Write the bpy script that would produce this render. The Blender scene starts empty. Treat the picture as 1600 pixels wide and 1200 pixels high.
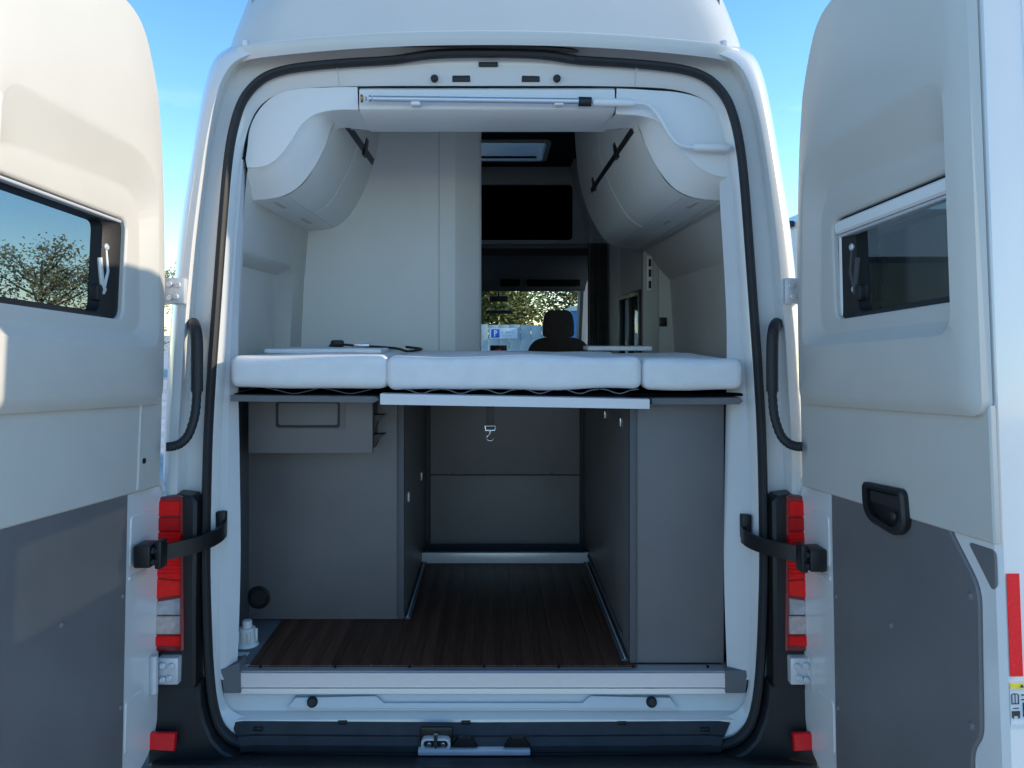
import bpy, math, random
from mathutils import Vector, Matrix, noise
random.seed(7)
scene = bpy.context.scene
col = scene.collection
R = math.radians

# ------------------------------------------------------------------ camera
F, D, CX, Z0, LEAN = 1200.0, 2.143, 0.026, 1.52, R(3.4)   # focal (px of 1600), distance, offset, eye height, lean of the tail
VPX, VPY = 772.0, 522.0
cam = bpy.data.objects.new('camera', bpy.data.cameras.new('camera'))
col.objects.link(cam)
cam.location = (CX, -D, Z0)
cam.rotation_euler = (R(90), 0, 0)
cam.data.sensor_fit = 'HORIZONTAL'; cam.data.sensor_width = 36
cam.data.lens = 36 * F / 1600
cam.data.shift_x = (800 - VPX) / 1600
cam.data.shift_y = -(600 - VPY) / 1600
cam.data.clip_start = 0.02; cam.data.clip_end = 3000
scene.camera = cam

# ------------------------------------------------------------------ sky, sun, exposure
SUN_EL, SUN_AZ = R(20.5), R(91.5)          # azimuth from +Y clockwise: the sun stands on the right of the van
world = bpy.data.worlds.new('World'); scene.world = world; world.use_nodes = True
nt = world.node_tree; nt.nodes.clear()
wo = nt.nodes.new('ShaderNodeOutputWorld'); bg = nt.nodes.new('ShaderNodeBackground')
sky = nt.nodes.new('ShaderNodeTexSky'); sky.sky_type = 'NISHITA'; sky.sun_disc = False
sky.sun_elevation = SUN_EL; sky.sun_rotation = SUN_AZ; sky.air_density = 1.0; sky.dust_density = 0.05; sky.ozone_density = 2.6
tc = nt.nodes.new('ShaderNodeTexCoord'); mp = nt.nodes.new('ShaderNodeMapping'); mp.inputs['Scale'].default_value = (1.0, 1.0, 3.4)
cn = nt.nodes.new('ShaderNodeTexNoise'); cn.inputs['Scale'].default_value = 2.6; cn.inputs['Detail'].default_value = 9; cn.inputs['Roughness'].default_value = .62
cr = nt.nodes.new('ShaderNodeValToRGB'); cr.color_ramp.elements[0].position = .56; cr.color_ramp.elements[1].position = .82
cm = nt.nodes.new('ShaderNodeMixRGB'); cm.inputs[2].default_value = (8.0, 8.3, 8.8, 1)
mul = nt.nodes.new('ShaderNodeMath'); mul.operation = 'MULTIPLY'; mul.inputs[1].default_value = .8
nt.links.new(tc.outputs['Generated'], mp.inputs['Vector']); nt.links.new(mp.outputs[0], cn.inputs['Vector'])
nt.links.new(cn.outputs['Fac'], cr.inputs[0]); nt.links.new(cr.outputs[0], mul.inputs[0]); sx = nt.nodes.new('ShaderNodeSeparateXYZ'); nt.links.new(tc.outputs['Generated'], sx.inputs[0])
em = nt.nodes.new('ShaderNodeMapRange'); em.inputs[1].default_value = .29; em.inputs[2].default_value = .18; nt.links.new(sx.outputs['Z'], em.inputs[0])
m2 = nt.nodes.new('ShaderNodeMath'); m2.operation = 'MULTIPLY'; nt.links.new(mul.outputs[0], m2.inputs[0]); nt.links.new(em.outputs[0], m2.inputs[1]); nt.links.new(m2.outputs[0], cm.inputs[0])
hs = nt.nodes.new('ShaderNodeHueSaturation'); hs.inputs['Saturation'].default_value = 1.2; nt.links.new(sky.outputs[0], hs.inputs['Color']); nt.links.new(hs.outputs[0], cm.inputs[1]); nt.links.new(cm.outputs[0], bg.inputs[0]); nt.links.new(bg.outputs[0], wo.inputs[0])
bg.inputs[1].default_value = 0.15
sd = bpy.data.lights.new('sun', 'SUN'); sd.energy = 2.0; sd.angle = R(.5); sd.color = (1.0, .86, .66)
so = bpy.data.objects.new('sun', sd); col.objects.link(so)
sv = Vector((math.sin(SUN_AZ) * math.cos(SUN_EL), math.cos(SUN_AZ) * math.cos(SUN_EL), math.sin(SUN_EL)))
so.rotation_euler = sv.to_track_quat('Z', 'Y').to_euler(); so.location = (6, -1, 9)
scene.view_settings.view_transform = 'Standard'; scene.view_settings.look = 'None'
scene.view_settings.exposure = 1.2; scene.view_settings.gamma = 1.0; scene.view_settings.use_curve_mapping = False
scene.render.engine = 'CYCLES'
scene.cycles.max_bounces = 10; scene.cycles.diffuse_bounces = 7; scene.cycles.transparent_max_bounces = 24
scene.cycles.sample_clamp_indirect = 6

# ------------------------------------------------------------------ materials
def mat(name, c, rough=.5, metal=0., vary=.06, vscale=6., bump=0., bscale=300., coat=0., c2=None, spec=.5, stretch=None):
    m = bpy.data.materials.new(name); m.use_nodes = True
    n = m.node_tree.nodes; l = m.node_tree.links; b = n['Principled BSDF']
    b.inputs['Roughness'].default_value = rough; b.inputs['Metallic'].default_value = metal
    b.inputs['Coat Weight'].default_value = coat; b.inputs['Coat Roughness'].default_value = .06
    b.inputs['Specular IOR Level'].default_value = spec
    t = n.new('ShaderNodeTexCoord'); mpn = n.new('ShaderNodeMapping'); l.new(t.outputs['Object'], mpn.inputs['Vector'])
    if stretch: mpn.inputs['Scale'].default_value = stretch
    nz = n.new('ShaderNodeTexNoise'); nz.inputs['Scale'].default_value = vscale; nz.inputs['Detail'].default_value = 6
    l.new(mpn.outputs[0], nz.inputs['Vector'])
    rp = n.new('ShaderNodeValToRGB'); l.new(nz.outputs['Fac'], rp.inputs[0])
    lo = [x * (1 - vary) for x in c]; hi = [min(1, x * (1 + vary)) for x in (c2 or c)]
    rp.color_ramp.elements[0].position = .3; rp.color_ramp.elements[1].position = .7
    rp.color_ramp.elements[0].color = (*lo, 1); rp.color_ramp.elements[1].color = (*hi, 1)
    l.new(rp.outputs[0], b.inputs['Base Color'])
    mr = n.new('ShaderNodeMapRange'); mr.inputs[3].default_value = max(.02, rough - .05); mr.inputs[4].default_value = min(1, rough + .07)
    nz2 = n.new('ShaderNodeTexNoise'); nz2.inputs['Scale'].default_value = vscale * 2.3; nz2.inputs['Detail'].default_value = 8
    l.new(mpn.outputs[0], nz2.inputs['Vector']); l.new(nz2.outputs['Fac'], mr.inputs[0]); l.new(mr.outputs[0], b.inputs['Roughness'])
    if bump:
        nb = n.new('ShaderNodeTexNoise'); nb.inputs['Scale'].default_value = bscale; nb.inputs['Detail'].default_value = 3
        l.new(mpn.outputs[0], nb.inputs['Vector'])
        bp = n.new('ShaderNodeBump'); bp.inputs['Strength'].default_value = bump; bp.inputs['Distance'].default_value = .002
        l.new(nb.outputs['Fac'], bp.inputs['Height']); l.new(bp.outputs[0], b.inputs['Normal'])
    return m

def glass(name, tint, gloss=.06):
    m = bpy.data.materials.new(name); m.use_nodes = True
    n = m.node_tree.nodes; l = m.node_tree.links; n.remove(n['Principled BSDF']); o = n['Material Output']
    tr = n.new('ShaderNodeBsdfTransparent'); tr.inputs[0].default_value = (*tint, 1)
    gl = n.new('ShaderNodeBsdfGlossy'); gl.inputs['Roughness'].default_value = .03; gl.inputs[0].default_value = (.9, .95, 1, 1)
    nz = n.new('ShaderNodeTexNoise'); nz.inputs['Scale'].default_value = 3; mr = n.new('ShaderNodeMapRange')
    mr.inputs[3].default_value = .02; mr.inputs[4].default_value = .06; l.new(nz.outputs[0], mr.inputs[0]); l.new(mr.outputs[0], gl.inputs['Roughness'])
    lw = n.new('ShaderNodeLayerWeight'); lw.inputs[0].default_value = .5
    pw = n.new('ShaderNodeMath'); pw.operation = 'POWER'; pw.inputs[1].default_value = 4.0; l.new(lw.outputs['Facing'], pw.inputs[0])
    ad = n.new('ShaderNodeMath'); ad.operation = 'MULTIPLY_ADD'; ad.inputs[1].default_value = .45; ad.inputs[2].default_value = .03 + gloss; l.new(pw.outputs[0], ad.inputs[0])
    mx = n.new('ShaderNodeMixShader'); l.new(ad.outputs[0], mx.inputs[0]); l.new(tr.outputs[0], mx.inputs[1]); l.new(gl.outputs[0], mx.inputs[2])
    l.new(mx.outputs[0], o.inputs[0])
    return m

M = {
 'paint': mat('white_paint', (.70, .69, .665), .22, vary=.015, coat=.6, bump=.02, bscale=90),
 'roof': mat('roof_gelcoat', (.57, .555, .525), .32, vary=.02, coat=.35, bump=.03, bscale=60),
 'trim': mat('door_trim_plastic', (.54, .515, .465), .42, vary=.02, bump=.12, bscale=700),
 'lining': mat('wall_lining', (.61, .585, .54), .72, vary=.03, bump=.2, bscale=500),
 'boardf': mat('drawer_front_board', (.18, .172, .172), .4, vary=.05, bump=.15, bscale=900),
 'pillar': mat('pillar_trim_plastic', (.62, .62, .615), .5, vary=.03, bump=.15, bscale=700),
 'panelb': mat('beige_panel', (.50, .485, .43), .55, vary=.04),
 'boardg': mat('pale_grey_board', (.23, .22, .22), .5, vary=.05, bump=.15, bscale=900),
 'strikerw': mat('zinc_plated_steel', (.70, .70, .71), .3, metal=.2, vary=.08),
 'locker': mat('locker_foil', (.80, .78, .735), .42, vary=.02, bump=.05, bscale=500),
 'cover': mat('white_cover_plastic', (.79, .775, .745), .38, vary=.015, bump=.06, bscale=600),
 'board': mat('grey_board', (.146, .138, .138), .40, vary=.07, bump=.15, bscale=900),
 'boardd': mat('grey_board_edge', (.085, .088, .096), .5, vary=.05, bump=.1, bscale=900),
 'boardl': mat('grey_felt', (.15, .15, .155), .8, vary=.08, bump=.4, bscale=900),
 'rubber': mat('black_rubber', (.015, .015, .017), .55, vary=.2, bump=.2, bscale=400),
 'black': mat('black_plastic', (.009, .009, .010), .42, vary=.2, bump=.15, bscale=700),
 'bumper': mat('bumper_plastic', (.011, .012, .014), .50, vary=.25, vscale=14, bump=.3, bscale=900),
 'scuff': mat('scuff_plastic', (.028, .030, .034), .46, vary=.25, vscale=16, bump=.3, bscale=900),
 'alu': mat('brushed_aluminium', (.66, .68, .71), .36, metal=.85, vary=.05, vscale=40, stretch=(1, 30, 30)),
 'alup': mat('anodised_rail', (.62, .64, .67), .42, metal=.35, vary=.03),
 'chrome': mat('bare_metal', (.62, .62, .62), .25, metal=1., vary=.08),
 'red': mat('red_lens', (.85, .006, .006), .3, vary=.10, vscale=60, coat=.15, spec=.25),
 'mred': mat('deep_red_lens', (.55, .004, .006), .3, vary=.1, vscale=60, coat=.15, spec=.25),
 'red2': mat('bright_red_lens', (.90, .015, .01), .3, vary=.1, vscale=60, coat=.15, spec=.25),
 'clear2': mat('pale_amber_lens', (.55, .44, .40), .1, metal=.3, vary=.2, vscale=60, coat=.8),
 'dred': mat('dark_red_lens', (.20, .006, .008), .2, vary=.1, vscale=60, coat=.6),
 'reflector': mat('red_reflector', (.80, .006, .010), .25, vary=.06, vscale=120),
 'clear': mat('clear_lens', (.50, .48, .48), .12, metal=.5, vary=.25, vscale=40, coat=.7),
 'fabric': mat('white_mattress_fabric', (.80, .795, .78), .9, vary=.04, vscale=14, bump=.8, bscale=420),
 'seatf': mat('seat_fabric', (.018, .018, .02), .9, vary=.2, vscale=30, bump=.5, bscale=400),
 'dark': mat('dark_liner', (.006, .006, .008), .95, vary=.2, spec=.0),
 'ceil': mat('dark_ceiling_felt', (.05, .052, .056), .95, vary=.1, bump=.3, spec=.1),
 'cab': mat('cab_plastic', (.06, .062, .067), .6, vary=.1, bump=.2),
 'cablight': mat('cab_headliner', (.30, .30, .29), .85, vary=.05, bump=.2),
 'curtain': mat('curtain_cloth', (.20, .20, .205), .95, vary=.2, bump=.4, bscale=300),
 'galv': mat('zinc_hinge', (.62, .63, .64), .35, metal=.3, vary=.06, vscale=30),
 'valve': mat('white_valve_plastic', (.76, .75, .72), .4, vary=.04),
 'paper': mat('paper', (.78, .78, .76), .8, vary=.02),
 'yellow': mat('label_yellow', (.80, .62, .03), .5, vary=.04),
 'labelw': mat('label_paper', (.62, .63, .64), .5, vary=.04),
 'ink': mat('label_ink', (.02, .02, .022), .5, vary=.05),
 'blue': mat('sign_blue', (.02, .10, .48), .4, vary=.05),
 'signw': mat('sign_white', (.80, .80, .80), .45, vary=.03),
 'glass': glass('tinted_window_glass', (.50, .54, .56), .03),
 'glass_dimmed': glass('sun_dimmed_window_glass', (.30, .34, .36), .05),  # same glass as the left pane, tint darkened to weaken the sun through it
 'screen': glass('windscreen_glass', (.93, .96, .95), -.02),
 'bluewall': mat('blue_cladding', (.07, .22, .46), .6, vary=.08, vscale=3),
 'fence': mat('pale_fence_board', (.50, .53, .50), .7, vary=.12, vscale=5),
 'bark': mat('bark', (.15, .115, .085), .9, vary=.3, bump=.6, bscale=40),
 'leaf': mat('leaf_green', (.055, .085, .018), .6, vary=.3, vscale=2, c2=(.14, .13, .02)),
 'leafb': mat('leaf_autumn', (.30, .25, .12), .65, vary=.3, vscale=2, c2=(.34, .31, .14)),
 'asphalt': mat('concrete_paving', (.46, .455, .44), .85, vary=.25, vscale=1.2, bump=.6, bscale=120),
 'line': mat('road_paint', (.70, .70, .68), .7, vary=.1, vscale=9),
 'tyre': mat('tyre', (.02, .02, .02), .8, vary=.2),
 'device': mat('device_red', (.6, .03, .02), .4, vary=.05),
}
# dark wood floor: grain stretched along the van
def wood():
    m = mat('dark_wood_floor', (.062, .028, .017), .42, vary=.18, vscale=9, c2=(.096, .045, .028), stretch=(9, .55, 9), bump=.1, bscale=60, spec=.15)
    n = m.node_tree.nodes; l = m.node_tree.links
    oi = n.new('ShaderNodeObjectInfo'); hs = n.new('ShaderNodeHueSaturation'); b = n['Principled BSDF']
    src = b.inputs['Base Color'].links[0].from_socket
    mr = n.new('ShaderNodeMapRange'); mr.inputs[3].default_value = .82; mr.inputs[4].default_value = 1.2
    l.new(oi.outputs['Random'], mr.inputs[0]); l.new(mr.outputs[0], hs.inputs['Value']); l.new(src, hs.inputs['Color']); l.new(hs.outputs[0], b.inputs['Base Color'])
    return m
M['wood'] = wood()

# ------------------------------------------------------------------ geometry helpers (heights relative to the eye, 1.52 m above ground)
def P(px, py, d):                       # a measured point of the photograph placed at its distance d
    return Vector(((px - VPX) / F * d + CX, d - D, (VPY - py) / F * d))
TL = math.tan(LEAN)
def H(off, py, dy):                     # symmetric point of the leaning tail surface, dy behind its face
    d = (D + dy) / (1 - TL * (VPY - py) / F)
    return Vector((off / F * d, d - D, (VPY - py) / F * d))
def lerp(a, b, t): return a + (b - a) * t
def catmull(pts, k=4, closed=False):
    out = []; n = len(pts)
    rng = n if closed else n - 1
    for i in range(rng):
        p0 = pts[(i - 1) % n] if closed or i > 0 else pts[i]
        p1 = pts[i]; p2 = pts[(i + 1) % n]
        p3 = pts[(i + 2) % n] if closed or i + 2 < n else p2
        for j in range(k):
            t = j / k
            out.append(.5 * ((2 * p1) + (p2 - p0) * t + (2 * p0 - 5 * p1 + 4 * p2 - p3) * t * t + (3 * p1 - p0 - 3 * p2 + p3) * t ** 3))
    if not closed: out.append(pts[-1].copy())
    return out
def roundpoly(pts, r, k=5):
    out = []; n = len(pts)
    rr = r if isinstance(r, (list, tuple)) else [r] * n
    for i in range(n):
        a, b, c = Vector(pts[i - 1]), Vector(pts[i]), Vector(pts[(i + 1) % n])
        u = (a - b); v = (c - b); q = min(rr[i], u.length * .49, v.length * .49)
        if q < 1e-5: out.append(b); continue
        p = b + u.normalized() * q; s = b + v.normalized() * q
        for j in range(k + 1):
            t = j / k
            out.append((1 - t) ** 2 * p + 2 * t * (1 - t) * b + t * t * s)
    return out

class MB:
    def __init__(s): s.v = []; s.f = []
    def face(s, pts):
        b = len(s.v); s.v += [Vector(p) for p in pts]; s.f.append(tuple(range(b, b + len(pts)))); return s
    def loft(s, rings, closed=True, cap0=False, cap1=False):
        b = len(s.v); n = len(rings[0])
        for r in rings: s.v += [Vector(p) for p in r]
        for i in range(len(rings) - 1):
            for j in range(n if closed else n - 1):
                k = (j + 1) % n
                s.f.append((b + i * n + j, b + i * n + k, b + (i + 1) * n + k, b + (i + 1) * n + j))
        if cap0: s.f.append(tuple(b + j for j in range(n))[::-1])
        if cap1: s.f.append(tuple(b + (len(rings) - 1) * n + j for j in range(n)))
        return s
    def prism(s, poly, vec, bev=0.):
        poly = [Vector(p) for p in poly]; vec = Vector(vec)
        if bev:
            c = sum(poly, Vector()) / len(poly); nv = vec.normalized(); rr = []
            for i, p in enumerate(poly):
                a, q = poly[i - 1], poly[(i + 1) % len(poly)]
                t = (q - a); t = t.normalized() if t.length else t; m = t.cross(nv)
                if m.dot(p - c) < 0: m = -m
                rr.append(p - m * bev)
            return s.loft([poly, [p + vec - nv * bev for p in poly], [p + vec for p in rr]], True, True, True)
        return s.loft([poly, [p + vec for p in poly]], True, True, True)
    def rbox(s, lo, hi, r=.004, seg=1, div=1, disp=0., dsc=5.):
        lo = [min(a, b) for a, b in zip(lo, hi)] if False else list(lo); hi = list(hi)
        for i in range(3):
            if lo[i] > hi[i]: lo[i], hi[i] = hi[i], lo[i]
        r = min(r, *[(hi[i] - lo[i]) * .49 for i in range(3)])
        L = []
        for i in range(3):
            a = [lo[i] + r * (1 - math.cos(math.pi / 2 * j / seg)) for j in range(seg)] if seg > 1 else [lo[i]]
            m = [lo[i] + r + (hi[i] - lo[i] - 2 * r) * j / div for j in range(div + 1)]
            e = [hi[i] - (x - lo[i]) for x in reversed(a)]
            L.append(a + m + e)
        def pt(q):
            c = [min(max(q[i], lo[i] + r), hi[i] - r) for i in range(3)]
            dlt = Vector([q[i] - c[i] for i in range(3)]); nn = dlt.normalized() if dlt.length else Vector((0, 0, 0))
            p = Vector(c) + nn * r
            if disp: p += nn * disp * noise.noise(p * dsc)
            return p
        for ax in range(3):
            a1, a2 = (ax + 1) % 3, (ax + 2) % 3
            for side in (0, 1):
                g = []
                for x in L[a1]:
                    row = []
                    for y in L[a2]:
                        q = [0, 0, 0]; q[ax] = hi[ax] if side else lo[ax]; q[a1] = x; q[a2] = y; row.append(pt(q))
                    g.append(row)
                b = len(s.v); w = len(L[a2])
                for row in g: s.v += row
                for i in range(len(g) - 1):
                    for j in range(w - 1):
                        q = (b + i * w + j, b + (i + 1) * w + j, b + (i + 1) * w + j + 1, b + i * w + j + 1)
                        s.f.append(q if side else q[::-1])
        return s
    def tube(s, path, r, n=10, flat=None):
        path = [Vector(p) for p in path]; rings = []
        up = Vector((0, 0, 1)); t0 = (path[1] - path[0]).normalized()
        if abs(t0.dot(up)) > .9: up = Vector((0, 1, 0))
        for i, p in enumerate(path):
            t = (path[min(i + 1, len(path) - 1)] - path[max(i - 1, 0)]).normalized()
            x = t.cross(up).normalized(); y = x.cross(t).normalized(); up = y
            ri = r[i] if isinstance(r, (list, tuple)) else r
            rings.append([p + (x * math.cos(a) + y * math.sin(a) * (flat or 1)) * ri for a in [2 * math.pi * k / n for k in range(n)]])
        return s.loft(rings, True, True, True)
    def disc(s, c, axis, r, h, n=20, r2=None, bev=0.):
        c = Vector(c); axis = Vector(axis).normalized()
        x = axis.orthogonal().normalized(); y = axis.cross(x)
        ring = lambda rad, hh: [c + axis * hh + (x * math.cos(2 * math.pi * k / n) + y * math.sin(2 * math.pi * k / n)) * rad for k in range(n)]
        r2 = r if r2 is None else r2
        rs = [ring(r, 0), ring(r2, h - bev)] + ([ring(r2 - bev, h)] if bev else [])
        return s.loft(rs, True, True, True)
    def build(s, name, m, parent=None, ang=35, shift=True):
        vs = s.v; lo = Vector([min(p[i] for p in vs) for i in range(3)]); hi = Vector([max(p[i] for p in vs) for i in range(3)])
        c = (lo + hi) / 2; c.z = lo.z if parent is None else c.z
        me = bpy.data.meshes.new(name); me.from_pydata([p - c for p in vs], [], s.f)
        import bmesh
        bm = bmesh.new(); bm.from_mesh(me); bmesh.ops.remove_doubles(bm, verts=bm.verts, dist=1e-5)
        bmesh.ops.recalc_face_normals(bm, faces=bm.faces); bm.to_mesh(me); bm.free()
        for pl in me.polygons: pl.use_smooth = True
        me.set_sharp_from_angle(angle=R(ang))
        me.materials.append(M[m] if isinstance(m, str) else m)
        o = bpy.data.objects.new(name, me); col.objects.link(o)
        w = c + (Vector((0, 0, Z0)) if shift else Vector())
        place(o, w, parent)
        return o
WP = {}
def place(o, w, parent):
    WP[o.name] = w.copy()
    if parent: o.parent = parent; o.location = w - WP[parent.name]
    else: o.location = w
def share(src, name, delta, parent):     # another piece of the same mesh, moved by delta
    o = bpy.data.objects.new(name, src.data); col.objects.link(o); place(o, WP[src.name] + Vector(delta), parent); return o
def empty(name, loc, label, cat, group=None):
    o = bpy.data.objects.new(name, None); col.objects.link(o); o.empty_display_size = .2
    place(o, Vector(loc), None); tag(o, label, cat, group); return o
def tag(o, label, cat=None, group=None, kind=None):
    if label: o['label'] = label
    if cat: o['category'] = cat
    if group: o['group'] = group
    if kind: o['kind'] = kind
    return o

# ------------------------------------------------------------------ ground and parking bays
g = MB(); g.face([(-600, -600, 0), (600, -600, 0), (600, 900, 0), (-600, 900, 0)])
o = g.build('ground', 'asphalt', None, shift=False); o['kind'] = 'structure'
for i, x in enumerate((-1.75, 1.75)):
    o = MB().face([(x - .06, -3, .004), (x + .06, -3, .004), (x + .06, 7, .004), (x - .06, 7, .004)]).build('parking_bay_line', 'line', None, shift=False); o['kind'] = 'structure'

# ------------------------------------------------------------------ the van
van = empty('camper_van', (0, 0, 0), 'white high-roof camper van with both rear doors swung open', 'van')
S_ = [(0,1177),(300,1173),(376,1163),(406,1145),(421,1115),(430,1054),(435,940),(436,850),(433,700),(428,600),(421,500),(412,375),(404,275),(396,215),(384,170),(369,143),(346,122),(315,110),(270,103),(210,98),(145,94),(100,87),(60,84),(0,83)]
O_ = [(0,1215),(300,1215),(420,1215),(484,1200),(497,1150),(502,1054),(504,940),(504,850),(502,700),(497,600),(491,500),(479,375),(464,275),(454,215),(446,170),(436,125),(424,94),(405,77),(370,68),(210,55),(145,53),(100,52),(60,51),(0,50)]
I_ = [(0,1128),(300,1126),(368,1120),(395,1110),(408,1088),(414,1040),(415,940),(415,850),(412,700),(407,600),(400,500),(392,375),(384,275),(376,222),(365,187),(351,165),(330,150),(300,141),(265,137),(210,135),(145,134),(100,134),(60,134),(0,134)]
def ring(half, dy, k=3):
    r = [H(x, y, dy) for x, y in half]
    l = [Vector((-p.x, p.y, p.z)) for p in r[1:-1]][::-1]
    return catmull(r + l, k, True)
def mixh(a, b, t): return [(lerp(p[0], q[0], t), lerp(p[1], q[1], t)) for p, q in zip(a, b)]
rO = ring(O_, .075)
def widen(r, dy, kx, kz=0.):
    return [Vector((p.x * (1 + kx * max(0, 1 - ((p.z + .45) / 1.5) ** 2)), p.y + dy, p.z)) for p in r]
body = MB()
for sg in (-1, 1):
    idx = [i for i, p in enumerate(rO) if p.x * sg > .25 and p.z < .835]
    side = sorted((rO[i] for i in idx), key=lambda p: (p.z if p.x * sg > .55 else -9 + p.x * sg))
    body.loft([widen(side, 3.6, .13), widen(side, 1.2, .13), widen(side, .38, .10), widen(side, .12, .045), side], closed=False)
body.loft([widen(rO, .03, .006), rO, ring(mixh(O_, S_, .035), .032), ring(mixh(O_, S_, .10), .008), ring(mixh(O_, S_, .19), 0.),
           ring(mixh(O_, S_, .33), .0), ring(mixh(O_, S_, .37), .008), ring(mixh(O_, S_, .45), .058), ring(mixh(O_, S_, .52), .068), ring(mixh(O_, S_, .80), .066), ring(S_, .058),
           ring(mixh(S_, I_, .4), .062), ring(I_, .085), ring(mixh(S_, I_, 1.12), .17), ring(mixh(S_, I_, .9), .30)])
body.build('body_shell', 'paint', van, 50)
# rubber seal pressed onto the flange
sl = ring(S_, .042, 4)
rgs = []
for i, p in enumerate(sl):
    t = (sl[(i + 1) % len(sl)] - sl[i - 1]).normalized(); y = Vector((0, 1, 0)); x = t.cross(y).normalized()
    rgs.append([p + x * math.cos(a) * .0125 + y * math.sin(a) * .017 for a in [2 * math.pi * k / 10 for k in range(10)]])
rgs.append(rgs[0])
MB().loft(rgs).build('door_seal', 'rubber', van)
# roof cap: crowned rows above the seam
def roofrow(z, hw, yb, r, crown=.045, conv=.02):
    pts = [Vector((hw * .98, yb + 5.0, z - crown)), Vector((hw * .99, yb + 2.2, z - crown)), Vector((hw, yb + .6, z - crown))]
    for k in range(9):
        a = math.pi / 2 * k / 8
        pts.append(Vector((hw - r + r * math.cos(a), yb + r - r * math.sin(a), 0)))
    for k in range(1, 12): pts.append(Vector(((hw - r) * (1 - k / 12), yb, 0)))
    for p in pts[3:]:
        q = abs(p.x) / hw; p.y -= conv * (1 - q * q) - 0; p.z = z - crown * q ** 2.2
    return pts + [Vector((0, yb - conv, z))] + [Vector((-p.x, p.y, p.z)) for p in pts[::-1]]
zb = H(0, 50, .05)
rows = [roofrow(.82, .762, .055, .12), roofrow(.848, .785, .046, .13), roofrow(.856, .786, .047, .13), roofrow(.864, .781, .060, .14), roofrow(.93, .770, .072, .15), roofrow(1.05, .75, .105, .18), roofrow(1.2, .715, .17, .22), roofrow(1.32, .66, .27, .26), roofrow(1.39, .56, .42, .25, .03), roofrow(1.41, .50, .55, .25, .01)]
MB().loft(rows, closed=False).build('roof_cap', 'roof', van, 40)
SKY = (-.30, .36, 2.72, 3.22)          # skylight opening
tp = MB(); z = 1.40
for x0, x1, y0, y1 in ((-.56, .56, .5, SKY[2]), (-.56, .56, SKY[3], 5.6), (-.56, SKY[0], SKY[2], SKY[3]), (SKY[1], .56, SKY[2], SKY[3])):
    tp.rbox((x0, y0, z - .03), (x1, y1, z), .002)
tp.build('roof_panel', 'roof', van)
# little gutter clips at the seam ends
for s in (-1, 1):
    a = H(372, 69, .03); a.x *= s
    MB().rbox(a + Vector((-.008, -.02, -.012)), a + Vector((.008, .03, .006)), .004).build('gutter_clip', 'paint', van)
# brake light strip and rubber lip over the opening
pts = [H(x, y, .012) for x, y in ((-137, 71), (-90, 70), (-40, 71), (0, 72), (60, 73), (110, 76), (146, 80))]
MB().tube(catmull(pts, 3), [.003] + [.0065] * 17 + [.003], 8).build('brake_light_strip', 'black', van)
pts = [H(x, y, .03) for x, y in ((-125, 90), (-85, 84), (-40, 82), (0, 82), (60, 83), (105, 86), (140, 92))]
MB().tube(catmull(pts, 3), .012, 8).build('water_deflector', 'rubber', van)
# header band fittings
def hb(px, py, w, h, name, m, dep=.006, rr=.003):
    c = P(px, py, 2.275); a = w / F * 2.275 / 2; b = h / F * 2.275 / 2
    return MB().rbox(c + Vector((-a, -dep, -b)), c + Vector((a, .02, b)), rr).build(name, m, van)
hb(763, 106, 30, 6, 'latch_recess', 'black', .036, .003)
for px in (527, 995):
    MB().tube([P(px, 106, 2.225), P(px + (3 if px < 700 else -3), 134, 2.262)], .0012, 6).build('sealed_seam', 'trim', van)
for px in (721, 829): hb(px, 124, 28, 11, 'striker_slot', 'black', .014, .002)
for px in (679, 870):
    c = P(px, 123.5, 2.262); MB().disc(c, (0, -1, 0), .011, .012, 16, bev=.004).build('rubber_plug', 'rubber', van)

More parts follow.
